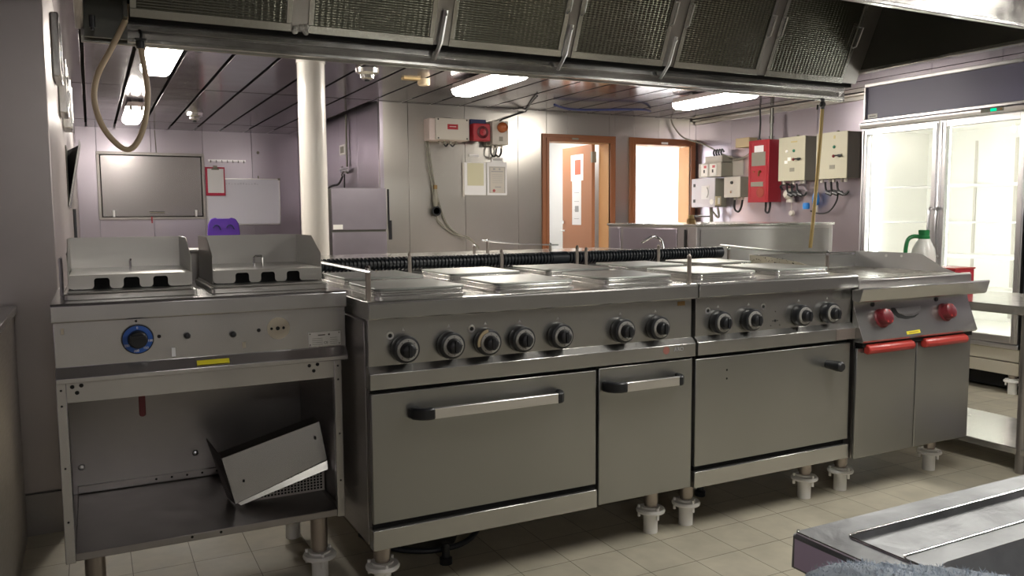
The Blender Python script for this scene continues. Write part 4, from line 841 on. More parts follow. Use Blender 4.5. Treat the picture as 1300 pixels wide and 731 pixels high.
bm = NB(); TB(bm, [(3.72, 7.52, 2.115), (3.80, 7.55, 2.15), (4.0, 7.58, 2.22), (4.05, 7.58, 2.235), (3.8, 7.0, 2.235), (3.62, 6.55, 2.235)], 0.008, 8); tag(obj('cable', bm, BLACK), 'dark cable from the amber beacon box up along the ceiling', 'cable')
bm = NB(); TB(bm, [(3.37, 7.56, 2.095), (3.2, 7.57, 2.125), (3.0, 7.57, 2.11), (2.965, 7.57, 2.05)], 0.006, 8); tag(obj('cable', bm, BLACK), 'short dark cable arching over the pinkish junction box', 'cable')
# notices on the wall
def notice(x0, x1, z0, z1, label, face):
    t = thing('notice_sleeve', label, 'notice', ((x0+x1)/2, 7.59, z0))
    bm = NB(); BX(bm, x0, x1, 7.592, 7.597, z0, z1); obj('board', bm, face, t, 0.001)
    return t
t = notice(3.345, 3.595, 1.375, 1.70, 'white notice with pale yellow sheet, left one on the back wall', PAPER)
bm = NB(); BX(bm, 3.39, 3.57, 7.589, 7.592, 1.47, 1.695); obj('yellow_sheet', bm, mat('pale_yellow_paper', (0.62, 0.60, 0.42), 0.3), t)
bm = NB(); BX(bm, 3.335, 3.355, 7.586, 7.590, 1.36, 1.70); obj('binder_strip', bm, GREYP, t)
t = notice(3.61, 3.835, 1.375, 1.71, 'framed grey notice with a red seal, right one on the back wall', PAPER)
bm = NB(); BX(bm, 3.632, 3.815, 7.589, 7.592, 1.395, 1.665); pp = obj('printed_sheet', bm, GREYP, t)
bm = NB()
for z in (1.655,): BX(bm, 3.637, 3.81, 7.5875, 7.589, z, z+0.005)
BX(bm, 3.637, 3.642, 7.5875, 7.589, 1.40, 1.66); BX(bm, 3.805, 3.81, 7.5875, 7.589, 1.40, 1.66); BX(bm, 3.695, 3.765, 7.5875, 7.589, 1.452, 1.462)
for z in (1.61,): BX(bm, 3.655, 3.79, 7.5875, 7.589, z, z+0.010)
for z in (1.58, 1.56, 1.54, 1.52, 1.50): BX(bm, 3.665, 3.78, 7.5882, 7.589, z, z+0.003)
BX(bm, 3.675, 3.70, 7.5875, 7.589, 1.63, 1.648); BX(bm, 3.74, 3.76, 7.5875, 7.589, 1.63, 1.648); obj('print', bm, GINK, pp)
bm = NB(); LA(bm, [(0.015, 0), (0.015, 0.002)], (3.685, 7.589, 1.42), 'y'); obj('red_seal', bm, mat('seal_red', (0.45, 0.10, 0.10), 0.5), pp)
bm = NB(); BX(bm, 3.66, 3.79, 7.588, 7.592, 1.71, 1.755); tb_ = obj('title_strip', bm, PAPER, t)
bm = NB(); BX(bm, 3.675, 3.775, 7.587, 7.588, 1.727, 1.737); obj('print', bm, GINK, tb_)
bm = NB(); BX(bm, 3.41, 3.52, 7.59, 7.597, 1.76, 1.782); o_ = tag(obj('label_strip', bm, PAPER), 'small white label strip above the pale yellow notice', 'label')
bm = NB(); BX(bm, 3.42, 3.51, 7.589, 7.59, 1.768, 1.774); obj('print', bm, GINK, o_)
# cable and connector on wall
t = thing('cable_connector', 'hanging grey cable connector on the back wall', 'connector', (3.03, 7.56, 1.25))
bm = NB(); CY(bm, (3.03, 7.56, 1.47), (3.03, 7.56, 1.43), 0.02, n=12); obj('hook', bm, BRONZE, t)
bm = NB(); LA(bm, [(0.012, 0), (0.022, 0.03), (0.030, 0.06), (0.030, 0.10), (0.022, 0.12), (0.020, 0.16), (0.010, 0.19)], (3.03, 7.56, 1.25)); obj('plug', bm, GREYBOX, t)
bm = NB(); LA(bm, [(0.045, -0.012), (0.05, 0), (0.045, 0.012), (0.035, 0.012), (0.03, 0), (0.035, -0.012)], (3.035, 7.55, 1.215), 'y', 20); obj('screw_ring', bm, BLACK, t)
bm = NB(); TB(bm, [(2.97, 7.58, 1.90), (3.00, 7.58, 1.66), (3.04, 7.58, 1.45), (3.09, 7.58, 1.25), (3.16, 7.58, 1.08), (3.28, 7.56, 0.98), (3.36, 7.5, 0.95), (3.42, 7.4, 0.85)], 0.008, 8); tag(obj('cable', bm, GREYBOX), 'outer long cable sweeping down the back wall past the connector', 'cable')
bm = NB(); TB(bm, [(2.945, 7.575, 1.90), (2.97, 7.575, 1.66), (3.00, 7.575, 1.48), (3.03, 7.57, 1.20), (3.08, 7.57, 1.10), (3.2, 7.56, 1.0), (3.36, 7.48, 0.93), (3.42, 7.4, 0.84)], 0.007, 8); tag(obj('cable', bm, GREYBOX), 'inner long cable sweeping down the back wall from the hanging connector', 'cable')

# ------------------------------------------------------------------ electrical boxes, right wall (faces look to -X)
XF = 6.12
def xbox(name, label, cat, y0, y1, z0, z1, m, side, xf=XF):
    t = thing(name, label, cat, (6.2, (y0+y1)/2, z0))
    bm = NB(); BX(bm, xf+0.012, 6.298, y0, y1, z0, z1); obj('case', bm, side, t, 0.004)
    bm = NB(); BX(bm, xf, xf+0.012, y0-0.002, y1+0.002, z0-0.002, z1+0.002); obj('door', bm, m, t, 0.003)
    return t
t = xbox('fire_cabinet', 'tall red steel alarm cabinet on the right wall', 'cabinet', 6.25, 6.535, 1.285, 1.915, RED, mat('red_side', (0.28, 0.014, 0.024), 0.4))
bm = NB(); BX(bm, XF-0.003, XF, 6.325, 6.452, 1.79, 1.86) ; obj('paper_label', bm, PAPER, t)
bm = NB(); BX(bm, XF-0.003, XF, 6.295, 6.490, 1.655, 1.795); obj('metal_plate', bm, GREYBOX, t)
bm = NB(); BX(bm, XF-0.003, XF, 6.32, 6.495, 1.445, 1.492); obj('metal_plate', bm, GREYBOX, t)
bm = NB(); LA(bm, [(0.014, 0), (0.012, 0.02)], (XF, 6.365, 1.595), (-1, 0, 0), 12); BX(bm, XF-0.03, XF-0.015, 6.36, 6.37, 1.55, 1.60); LA(bm, [(0.007, 0), (0.006, 0.008)], (XF, 6.455, 1.598), (-1, 0, 0), 10); obj('lock', bm, BRONZE, t)
bm = NB(); LA(bm, [(0.055, 0), (0.055, 0.003), (0.048, 0.004), (0.048, 0.001)], (XF, 6.36, 1.385), (-1, 0, 0), 24); obj('round_badge', bm, mat('brown_red', (0.30, 0.05, 0.03), 0.4), t)
bm = NB(); BX(bm, XF-0.004, XF, 6.275, 6.285, 1.30, 1.90); BX(bm, XF-0.004, XF, 6.505, 6.515, 1.30, 1.90); BX(bm, XF-0.004, XF, 6.285, 6.505, 1.885, 1.895); BX(bm, XF-0.004, XF, 6.285, 6.505, 1.303, 1.312); obj('door_edge', bm, RED, t)
bm = NB()
for y in (6.30, 6.36): CY(bm, (6.2, y, 1.24), (6.2, y, 1.285), 0.012, n=10)
TB(bm, [(6.2, 6.36, 1.24), (6.19, 6.35, 1.19), (6.18, 6.30, 1.18), (6.2, 6.30, 1.24)], 0.011, 8); obj('cable_gland', bm, BLACK, t)
bm = NB(); CY(bm, (6.20, 6.30, 1.915), (6.20, 6.30, 1.95), 0.028, n=12); CY(bm, (6.20, 6.30, 1.95), (6.20, 6.30, 2.235), 0.018, n=12); CY(bm, (6.20, 6.30, 2.08), (6.20, 6.30, 2.15), 0.024, n=12); tag(obj('conduit', bm, ST_DARK), 'thick jointed conduit rising from the red cabinet to the ceiling', 'conduit')
bm = NB(); CY(bm, (6.2, 6.47, 1.915), (6.2, 6.47, 1.94), 0.02, n=10); TB(bm, [(6.2, 6.47, 1.94), (6.2, 6.46, 2.1), (6.2, 6.47, 2.24)], 0.009, 8); tag(obj('cable', bm, BLACK), 'thin black cable rising from the red cabinet top', 'cable')
for (y0, y1, lb, white) in ((5.78, 6.115, 'beige control box beside the red cabinet, three buttons on it', True), (5.285, 5.64, 'beige control box next to the glass-door fridge', False)):
    t = xbox('control_box', lb, 'control box', y0, y1, 1.488, 1.910, BEIGE, GREYBOX); t['group'] = 'beige control boxes'
    yc = y1-0.62*(y1-y0)
    for yy, zz, mm in ((yc+0.01, 1.775, GREENB), (yc+0.015, 1.692, DRED))+(((yc+0.10, 1.773, WHITE),) if white else ()):
        bm = NB(); LA(bm, [(0.015, 0), (0.015, 0.006), (0.010, 0.012)], (XF, yy, zz), (-1, 0, 0), 14); obj('button', bm, mm, t)
    bm = NB(); LA(bm, [(0.014, 0), (0.012, 0.02)], (XF, yc-0.055, 1.692), (-1, 0, 0), 12); BX(bm, XF-0.03, XF-0.018, yc-0.095, yc-0.02, 1.686, 1.70); obj('rotary_switch', bm, BLACK, t)
    bm = NB(); BX(bm, XF-0.002, XF, yc-0.0, yc+0.06, 1.575, 1.612); obj('small_plate', bm, GREYBOX, t)
    bm = NB(); BX(bm, XF-0.002, XF, yc-0.03, yc+0.05, 1.855, 1.868) if white else BX(bm, XF-0.002, XF, yc, yc+0.02, 1.85, 1.88); obj('faded_logo', bm, mat('faded_gold', (0.45, 0.38, 0.18), 0.5), t)
    if white:
        bm = NB(); BX(bm, XF-0.002, XF, yc+0.05, yc+0.09, 1.68, 1.715); BX(bm, XF-0.002, XF, yc+0.09, yc+0.13, 1.655, 1.685); obj('torn_sticker', bm, WHITE, t)
    bm = NB()
    ys = [y0+0.04+i*(y1-y0-0.08)/4 for i in range(5)]
    for i, y in enumerate(ys): CY(bm, (6.16+0.03*(i % 2), y, 1.455), (6.16+0.03*(i % 2), y, 1.488), 0.014, n=10)
    obj('cable_gland', bm, GREYP, t)
    bm = NB()
    for i in range(3): TB(bm, [(6.16, ys[i+1]+0.03, 1.46), (6.17, ys[i+1]+0.02, 1.38-0.02*(i % 2)), (6.18, ys[i]+0.02, 1.34+0.02*i), (6.19, ys[i]-0.01, 1.37)], 0.010, 8); CY(bm, (6.17, ys[i+1]+0.02, 1.36), (6.18, ys[i]+0.04, 1.34), 0.016, n=8)
    obj('cable_loop', bm, BLACK, t)
    bm = NB(); LA(bm, [(0.016, 0), (0.012, 0.02)], (6.20, (y0+y1)/2, 1.91), 'z', 10); obj('top_lug', bm, GREYBOX, t)
bm = NB(); TB(bm, [(6.2, 5.45, 1.45), (6.21, 5.46, 1.3), (6.22, 5.55, 1.19), (6.23, 5.68, 1.165), (6.24, 5.80, 1.19)], 0.008, 8); tag(obj('cable', bm, BLACK), 'black cable drooping below the box by the fridge', 'cable')
t = thing('plug_connector', 'blue power connector hanging on the wall behind the yellow pipe', 'plug', (6.22, 5.78, 1.2))
bm = NB(); LA(bm, [(0.02, 0), (0.03, 0.02), (0.035, 0.06), (0.03, 0.10), (0.018, 0.13)], (6.24, 5.74, 1.24)); obj('body', bm, BLUEC, t)
bm = NB(); LA(bm, [(0.03, 0), (0.035, 0.03), (0.028, 0.06)], (6.22, 5.84, 1.21)); obj('cap', bm, BLUEC, t)
bm = NB(); CY(bm, (6.24, 5.73, 1.17), (6.24, 5.73, 1.26), 0.014, n=10); CY(bm, (6.24, 5.74, 1.37), (6.24, 5.74, 1.42), 0.012, n=8); obj('sleeve', bm, GREYP, t)
t = thing('horn_unit', 'grey round horn sounder with wires, beneath the first beige box', 'sounder', (6.2, 6.10, 1.3))
bm = NB(); LA(bm, [(0.055, 0), (0.058, 0.03), (0.04, 0.06), (0.03, 0.07)], (6.25, 6.07, 1.36), (-1, 0.2, 0)); obj('body', bm, GREYP, t)
bm = NB(); LA(bm, [(0.045, 0), (0.04, 0.04)], (6.25, 6.07, 1.28), 'z'); obj('base', bm, GREYP, t)
bm = NB(); TB(bm, [(6.22, 6.15, 1.40), (6.2, 6.16, 1.44), (6.2, 6.08, 1.46), (6.22, 6.0, 1.43)], 0.011, 8); obj('wire', bm, BLACK, t)
t = thing('pull_switch', 'small round switch dangling under the horn sounder', 'switch', (6.25, 6.07, 1.13))
bm = NB(); LA(bm, [(0.03, 0), (0.03, 0.015), (0.022, 0.03)], (6.27, 6.06, 1.17), (-1, 0, 0)); obj('button', bm, GREYP, t)
bm = NB(); CY(bm, (6.26, 6.07, 1.195), (6.26, 6.07, 1.28), 0.003, n=6); obj('cord', bm, GREYP, t)
t = xbox('phone_box', 'light grey telephone box by the second doorway', 'box', 7.055, 7.44, 1.243, 1.56, mat('silver_sticker', (0.60, 0.58, 0.64), 0.3), GREYBOX)
bm = NB(); BX(bm, XF-0.003, XF, 7.14, 7.27, 1.33, 1.48); st = obj('sticker', bm, PAPER, t)
bm = NB(); TB(bm, [(XF-0.004, 7.175, 1.46), (XF-0.004, 7.155, 1.43), (XF-0.004, 7.155, 1.38), (XF-0.004, 7.175, 1.35)], 0.006, 6); obj('handset_symbol', bm, GINK, st)
bm = NB(); BX(bm, XF-0.006, XF, 7.375, 7.405, 1.47, 1.505); BX(bm, XF-0.006, XF, 7.375, 7.405, 1.295, 1.33); obj('catch', bm, BLACK, t)
bm = NB(); LA(bm, [(0.03, 0), (0.03, 0.003)], (XF, 7.10, 1.30), (-1, 0, 0)); obj('round_sticker', bm, WHITE, t)
t = thing('light_switch', 'cream rocker switch at the lower corner of the telephone box', 'switch', (6.1, 7.0, 1.26)); bm = NB(); BX(bm, 6.125, 6.20, 7.035, 7.052, 1.26, 1.36); obj('plate', bm, mat('cream_plastic', (0.60, 0.52, 0.36), 0.45), t, 0.003); bm = NB(); BX(bm, 6.150, 6.180, 7.028, 7.035, 1.275, 1.345); obj('rocker', bm, WHITE, t, 0.002)
t = xbox('breaker_box', 'grey box with two breakers above the telephone box', 'breaker box', 6.96, 7.32, 1.575, 1.725, GREYP, GREYBOX)
for y in (7.02, 7.16): bm = NB(); BX(bm, XF-0.012, XF, y, y+0.11, 1.585, 1.715); b2 = obj('breaker', bm, WHITE, t, 0.003); bm = NB(); BX(bm, XF-0.015, XF-0.012, y+0.02, y+0.06, 1.672, 1.70); obj('red_tab', bm, mat('pink_red', (0.6, 0.12, 0.14), 0.5), b2); bm = NB(); BX(bm, XF-0.015, XF-0.012, y+0.045, y+0.065, 1.62, 1.655); obj('toggle', bm, BLACK, b2)
t = xbox('cable_box', 'narrow grey cable box on top of the breaker box', 'box', 6.97, 7.24, 1.73, 1.80, GREYP, GREYBOX, XF+0.02)
bm = NB()
for y in (7.03, 7.07, 7.11, 7.15): TB(bm, [(6.2, y, 1.80), (6.19, y+0.01, 1.84), (6.18, y-0.02, 1.87), (6.2, y-0.03, 1.84)], 0.010, 8)
obj('cable_tail', bm, BLACK, t)
bm = NB(); TB(bm, [(6.2, 7.1, 1.85), (6.15, 7.3, 1.95), (6.05, 7.5, 2.03), (5.95, 7.55, 2.15), (5.9, 7.55, 2.24)], 0.009, 8); TB(bm, [(6.2, 7.03, 1.82), (6.24, 6.85, 1.76), (6.24, 6.7, 1.78), (6.2, 6.54, 1.85)], 0.008, 8); tag(obj('cable', bm, GREYBOX), 'long cable draped from the ceiling over the breakers to the red cabinet', 'cable')
t = xbox('isolator_box', 'small white switch box with two round knobs left of the red cabinet', 'switch box', 6.66, 6.90, 1.345, 1.56, GREYP, GREYBOX)
for z in (1.50, 1.40): bm = NB(); LA(bm, [(0.018, 0), (0.014, 0.015)], (XF, 6.78, z), (-1, 0, 0), 14); obj('knob', bm, BLACK if z > 1.45 else CHROME, t)
bm = NB()
for y in (6.70, 6.76, 6.82): CY(bm, (6.2, y, 1.315), (6.2, y, 1.345), 0.014, n=10)
obj('cable_gland', bm, GREYP, t)
bm = NB(); TB(bm, [(6.2, 6.82, 1.32), (6.2, 6.82, 1.22), (6.2, 6.76, 1.19), (6.2, 6.72, 1.24), (6.2, 6.70, 1.32)], 0.011, 8); obj('cable_loop', bm, BLACK, t)
t = xbox('tan_box', 'small tan wooden box high on the right wall', 'box', 6.60, 6.80, 1.87, 1.965, mat('tan_wood', (0.52, 0.42, 0.26), 0.5), mat('tan_side', (0.38, 0.30, 0.17), 0.5), 6.18)
bm = NB(); BX(bm, 6.292, 6.299, 6.62, 6.72, 1.35, 1.88); tag(obj('paper_strip', bm, PAPER), 'long white paper strip taped beside the red cabinet', 'notice')
bm = NB(); BX(bm, 6.292, 6.299, 6.80, 7.02, 1.58, 1.76); tag(obj('clear_pocket', bm, GREYP), 'pale clear pocket stuck between the breakers and paper strip', 'pocket')
bm = NB()
TB(bm, [(6.2, 7.2, 1.24), (6.22, 7.2, 0.9)], 0.02, 8, False); TB(bm, [(6.19, 7.08, 1.24), (6.2, 7.07, 1.16), (6.21, 7.10, 1.13), (6.21, 7.18, 1.19)], 0.012, 8); tag(obj('conduit', bm, GREYBOX), 'conduit and looped cable below the telephone box', 'conduit')

# ------------------------------------------------------------------ glass-door fridge
fg = thing('display_fridge', 'tall double glass-door display fridge, brightly lit inside', 'fridge', (5.6, 3.75, 0))
FXa = 5.20; Y0_, Y1_ = 3.12, 4.36; FB = 5.95
bm = NB(); BX(bm, FXa+0.05, FB, Y0_, Y0_+0.04, 0.12, 2.12); BX(bm, FXa+0.05, FB, Y1_-0.04, Y1_, 0.12, 2.12); BX(bm, FB-0.04, FB, Y0_, Y1_, 0.12, 2.12); BX(bm, FXa+0.05, FB, Y0_, Y1_, 0.12, 0.36); BX(bm, FXa+0.05, FB, Y0_, Y1_, 1.80, 2.12); obj('cabinet', bm, ALU, fg, 0.003)
bm = NB(); BX(bm, FXa+0.06, FB-0.045, Y0_+0.041, Y0_+0.05, 0.36, 1.80); BX(bm, FXa+0.06, FB-0.045, Y1_-0.05, Y1_-0.041, 0.36, 1.80); BX(bm, FB-0.05, FB-0.041, Y0_+0.041, Y1_-0.041, 0.36, 1.80); BX(bm, FXa+0.06, FB-0.045, Y0_+0.041, Y1_-0.041, 0.361, 0.37); BX(bm, FXa+0.06, FB-0.045, Y0_+0.041, Y1_-0.041, 1.785, 1.799); obj('lining', bm, FRW, fg)
for y in (Y0_+0.075, 3.72, Y1_-0.075):
    bm = NB(); CY(bm, (FXa+0.10, y, 0.42), (FXa+0.10, y, 1.74), 0.014, n=10); obj('light_tube', bm, FRL, fg)
bm = NB(); BX(bm, FXa+0.085, FXa+0.115, 3.74, 3.755, 0.37, 1.785) ; obj('mullion', bm, FRW, fg)
bm = NB(); BX(bm, FXa+0.03, FXa+0.05, Y0_, Y1_, 1.86, 2.125); hd = obj('header', bm, FRHEAD, fg, 0.003); hd['label'] = 'violet-grey header panel'
bm = NB(); BX(bm, FXa+0.015, FXa+0.052, Y0_, Y1_, 2.105, 2.13); BX(bm, FXa+0.015, FXa+0.052, Y0_, Y1_, 1.845, 1.868); BX(bm, FXa+0.01, FXa+0.052, Y1_-0.016, Y1_, 1.868, 2.105); obj('header_trim', bm, ALU, hd, 0.004)
bm = NB(); BX(bm, FXa+0.026, FXa+0.03, 4.25, 4.33, 1.875, 1.905); lg = obj('maker_label', bm, WHITE, hd)
bm2 = NB(); BX(bm2, FXa+0.0255, FXa+0.026, 4.262, 4.318, 1.884, 1.892); obj('label_print', bm2, GINK, lg)
bm = NB(); PR(bm, [(FXa-0.01, 1.80), (FXa-0.015, 1.815), (FXa-0.015, 1.838), (FXa+0.0, 1.846), (FXa+0.05, 1.846), (FXa+0.05, 1.80)], 'y', Y0_, Y1_+0.01); ct = obj('control_rail', bm, ALU, fg, 0.004)
bm = NB(); BX(bm, FXa-0.018, FXa-0.014, 3.27, 3.42, 1.814, 1.836); dsp = obj('display', bm, GREYBOX, ct)
bm = NB(); BX(bm, FXa-0.020, FXa-0.018, 3.315, 3.355, 1.816, 1.834); obj('green_readout', bm, LEDG, dsp)
bm = NB(); BX(bm, FXa-0.020, FXa-0.018, 3.280, 3.295, 1.818, 1.832); obj('button', bm, BRONZE, dsp)
for (a, b_, hy) in ((3.725, 4.355, 3.775), (3.125, 3.715, 3.672)):
    bm = NB(); ft = 0.045
    for box in ((FXa, FXa+0.045, a, a+ft, 0.33, 1.795), (FXa, FXa+0.045, b_-ft, b_, 0.33, 1.795), (FXa, FXa+0.045, a+ft, b_-ft, 0.33, 0.33+ft), (FXa, FXa+0.045, a+ft, b_-ft, 1.795-ft, 1.795)): BX(bm, *box)
    for box in ((FXa-0.008, FXa, a+0.008, a+0.02, 0.34, 1.785), (FXa-0.008, FXa, b_-0.02, b_-0.008, 0.34, 1.785)): BX(bm, *box)
    dd = obj('door', bm, ALU, fg, 0.003)
    bm = NB(); BX(bm, FXa+0.018, FXa+0.024, a+ft, b_-ft, 0.33+ft, 1.795-ft); obj('pane', bm, GLASS, dd)
    bm = NB(); hy2 = a+0.022 if hy > 3.72 else b_-0.022
    TB(bm, [(FXa-0.008, hy2, 1.20), (FXa-0.035, hy2, 1.19), (FXa-0.045, hy2, 1.10), (FXa-0.045, hy2, 0.98), (FXa-0.035, hy2, 0.88), (FXa-0.008, hy2, 0.87)], 0.010, 10); obj('handle', bm, ALU, dd)
for z in (0.62, 0.86, 1.10, 1.36):
    for a, b_ in ((3.76, 4.30), (3.18, 3.70)):
        bm = NB()
        for i in range(14): y = a+(b_-a)*i/13; CY(bm, (FXa+0.16, y, z), (FB-0.06, y, z), 0.0025, n=6)
        for x in (FXa+0.16, FXa+0.4, FB-0.06): CY(bm, (x, a, z), (x, b_, z), 0.005, n=6)
        sh = obj('wire_shelf', bm, WHITE, fg)
bm = NB()
for y in (3.30, 3.60, 3.90, 4.2): BX(bm, FB-0.056, FB-0.05, y, y+0.02, 0.40, 1.70)
ss = obj('shelf_standard', bm, GREYP, fg)
bm = NB(); BX(bm, FXa+0.0, FXa+0.05, Y0_, Y1_, 0.295, 0.325); obj('sill', bm, ALU, fg, 0.006)
bm = NB(); BX(bm, FXa+0.02, FXa+0.05, Y0_, Y1_, 0.125, 0.205); BX(bm, FXa+0.02, FXa+0.05, Y0_, Y1_, 0.212, 0.292); obj('kick_panel', bm, mat('cream_panel', (0.58, 0.54, 0.44), 0.45), fg, 0.003)
bm = NB(); BX(bm, FXa+0.12, FB, Y0_+0.05, Y1_-0.05, 0.02, 0.12); obj('underside', bm, BLACKM, fg)
foot(fg, FXa+0.05, Y0_+0.05, 0.13); foot(fg, FXa+0.05, Y1_-0.06, 0.13)
cb2 = thing('steel_locker', 'stainless upright cabinet right of the glass-door fridge', 'cabinet', (5.6, 2.7, 0))
bm = NB(); BX(bm, 5.20, 5.95, 2.3, 3.09, 0.12, 2.1); obj('body', bm, ST_SIDE, cb2, 0.004); bm = NB(); BX(bm, 5.185, 5.20, 2.32, 3.075, 0.16, 2.08); obj('door', bm, ST, cb2, 0.004); foot(cb2, 5.27, 3.02, 0.13); foot(cb2, 5.27, 2.36, 0.13)

# ------------------------------------------------------------------ side table right of the griddle
sd = thing('steel_table', 'stainless side table with undershelf right of the griddle', 'table', (3.9, 2.4, 0))
bm = NB(); PR(bm, RR(3.64, 4.22, 1.55, 3.25, 0.004, 2), 'z', 0.718, 0.758); obj('tabletop', bm, ST_TOP, sd, 0.003)
bm = NB(); BX(bm, 3.66, 4.20, 1.58, 3.22, 0.085, 0.115); obj('undershelf', bm, ST_BRIGHT, sd, 0.003)
for x in (3.68, 4.18):
    for y in (2.17, 3.19): bm = NB(); CY(bm, (x, y, 0.0), (x, y, 0.718), 0.022, n=16); obj('leg', bm, ST_SIDE, sd)
jg = thing('plastic_jug', 'clear jug with green cap and handle on the side table', 'jug', (3.95, 2.9, 0.758))
bm = NB(); LA(bm, [(0.055, 0), (0.062, 0.01), (0.062, 0.17), (0.055, 0.22), (0.030, 0.275), (0.024, 0.28)], (3.96, 2.9, 0.758)); obj('bottle', bm, mat('milky_plastic', (0.75, 0.75, 0.70), 0.3), jg)
bm = NB(); LA(bm, [(0.030, 0.272), (0.030, 0.29), (0.026, 0.292), (0.028, 0.320), (0.024, 0.323)], (3.96, 2.9, 0.758)); obj('cap', bm, GREEN, jg)
bm = NB(); TB(bm, [(3.95, 2.91, 1.045), (3.915, 2.935, 1.045), (3.895, 2.95, 1.02), (3.89, 2.955, 0.95), (3.90, 2.95, 0.90)], 0.011, 8); obj('handle', bm, GREEN, jg)
rbx = thing('red_box', 'small red box on the side table behind the griddle', 'box', (3.98, 2.72, 0.758))
bm = NB(); BX(bm, 3.88, 4.035, 2.66, 2.80, 0.758, 0.884); obj('carton', bm, RED, rbx, 0.003)
bm = NB(); BX(bm, 3.876, 4.04, 2.656, 2.804, 0.884, 0.892); obj('lid', bm, REDH, rbx, 0.002)
bm = NB(); BX(bm, 3.93, 4.00, 2.658, 2.66, 0.855, 0.868); obj('scrawl', bm, WHITE, rbx)

# ------------------------------------------------------------------ sink table in the foreground
sk = thing('sink_table', 'battered stainless sink table in the right foreground', 'sink', (1.3, 0.3, 0))
xa, xb, ya, yb = 0.576, 1.9, -0.25, 0.550
bm = NB()
def ring(x0, x1, y0, y1, z, r, n=5): return [bm.verts.new((p[0], p[1], z)) for p in RR(x0, x1, y0, y1, r, n)]
loops = [ring(xa, xb, ya, yb, 0.845, 0.004), ring(xa, xb, ya, yb, 0.876, 0.006), ring(xa+0.004, xb-0.004, ya+0.004, yb-0.004, 0.880, 0.006),
         ring(xa+0.034, xb-0.034, ya+0.034, yb-0.034, 0.880, 0.008), ring(xa+0.038, xb-0.04, ya+0.04, yb-0.0375, 0.8745, 0.008),
         ring(xa+0.048, xb-0.05, ya+0.05, yb-0.078, 0.8710, 0.008), ring(xa+0.050, xb-0.052, ya+0.052, yb-0.080, 0.8735, 0.008),
         ring(xa+0.056, xb-0.10, ya+0.10, yb-0.104, 0.873, 0.025), ring(xa+0.059, xb-0.103, ya+0.103, yb-0.107, 0.868, 0.025), ring(xa+0.075, xb-0.12, ya+0.12, yb-0.125, 0.66, 0.03), ring(xa+0.10, xb-0.14, ya+0.14, yb-0.145, 0.65, 0.03)]
for A, B in zip(loops, loops[1:]):
    n = len(A)
    for i in range(n): bm.faces.new((A[i], A[(i+1) % n], B[(i+1) % n], B[i]))
bm.faces.new(loops[-1])
obj('sink_top', bm, TABLE, sk, smooth=False)
bm = NB()
for off, z, rr in ((0.0345, 0.8803, 0.0016), (0.0505, 0.8738, 0.0013)):
    yo = 0.0345 if off < 0.04 else 0.0795
    TB(bm, [(xa+off, ya+off+0.01, z), (xa+off, yb-yo-0.006, z), (xa+off+0.006, yb-yo, z), (xb-off-0.01, yb-yo, z)], rr, 8, False)
TB(bm, [(xa+0.003, ya+0.01, 0.8785), (xa+0.003, yb-0.006, 0.8785), (xa+0.008, yb-0.002, 0.8785)], 0.0018, 8, False)
obj('highlight_bead', bm, CHROME, sk)  # thin chrome beads added to draw white highlight lines along the edges
bm = NB(); BX(bm, xa+0.012, xb-0.012, ya+0.012, ya+0.02, 0.78, 0.86); obj('rear_apron', bm, ST_SIDE, sk); bm = NB(); BX(bm, xa-0.0008, xa-0.0002, ya+0.006, yb-0.006, 0.847, 0.874); obj('edge_reflection', bm, mat('violet_edge_reflection', (0.80, 0.66, 0.86), 0.5), sk)  # violet reflection on the table's left edge, put into this strip's colour
for x in (0.66, 1.82):
    for y in (-0.17, 0.49): bm = NB(); CY(bm, (x, y, 0), (x, y, 0.66 if False else 0.845), 0.019, n=16); obj('leg', bm, ST_SIDE, sk)
# fluffy cloth hung over the sink table's edge
bm = NB(); n = 60; m2 = 40; G = []
for i in range(n+1):
    row = []
    for j in range(m2+1):
        u = i/n; v = j/m2
        x = 0.64-0.23*u; ym = 0.462-max(0.0, x-0.555)*0.9; y = 0.12+(ym-0.12)*v
        z = 0.8895+0.016*math.exp(-((x-0.522)/0.05)**2)-max(0.0, (0.50-x)/0.09)**2*0.03
        z += 0.0015*math.sin(v*9+u*4)+0.0015*math.sin(u*17+v*6)+random.uniform(-0.0012, 0.0012)
        if v > 0.85: z -= ((v-0.85)/0.15)**2*(0.016 if x < 0.57 else 0.002)
        row.append(bm.verts.new((x+random.uniform(-0.0012, 0.0012), y+0.003*math.sin(u*13), max(z, 0.8885) if x > 0.568 else z)))
    G.append(row)
for i in range(n):
    for j in range(m2): bm.faces.new((G[i][j], G[i+1][j], G[i+1][j+1], G[i][j+1]))
r_ = bmesh.ops.extrude_face_region(bm, geom=bm.faces[:]); bmesh.ops.translate(bm, vec=(-0.002, 0, -0.0065), verts=[v for v in r_['geom'] if isinstance(v, bmesh.types.BMVert)])
for q in range(14000):
    i = random.randrange(n); j = random.randrange(m2); p = G[i][j].co.copy()+Vector((random.uniform(-0.0015, 0.0015), random.uniform(-0.003, 0.003), 0)); d_ = Vector((random.uniform(-1, 0.6), random.uniform(-0.6, 1), random.uniform(0.5, 1.2))).normalized()*random.uniform(0.002, 0.005)
    sd_ = Vector((random.uniform(-1, 1), random.uniform(-1, 1), 0)).normalized()*0.0005
    bm.faces.new([bm.verts.new(p-sd_), bm.verts.new(p+sd_), bm.verts.new(p+d_)])
CLOTH = mat('light_blue_fleece', (0.68, 0.75, 0.84), 0.95)
cloth = tag(obj('fleece_cloth', bm, CLOTH), 'light blue fluffy cloth draped over the sink table edge', 'cloth')

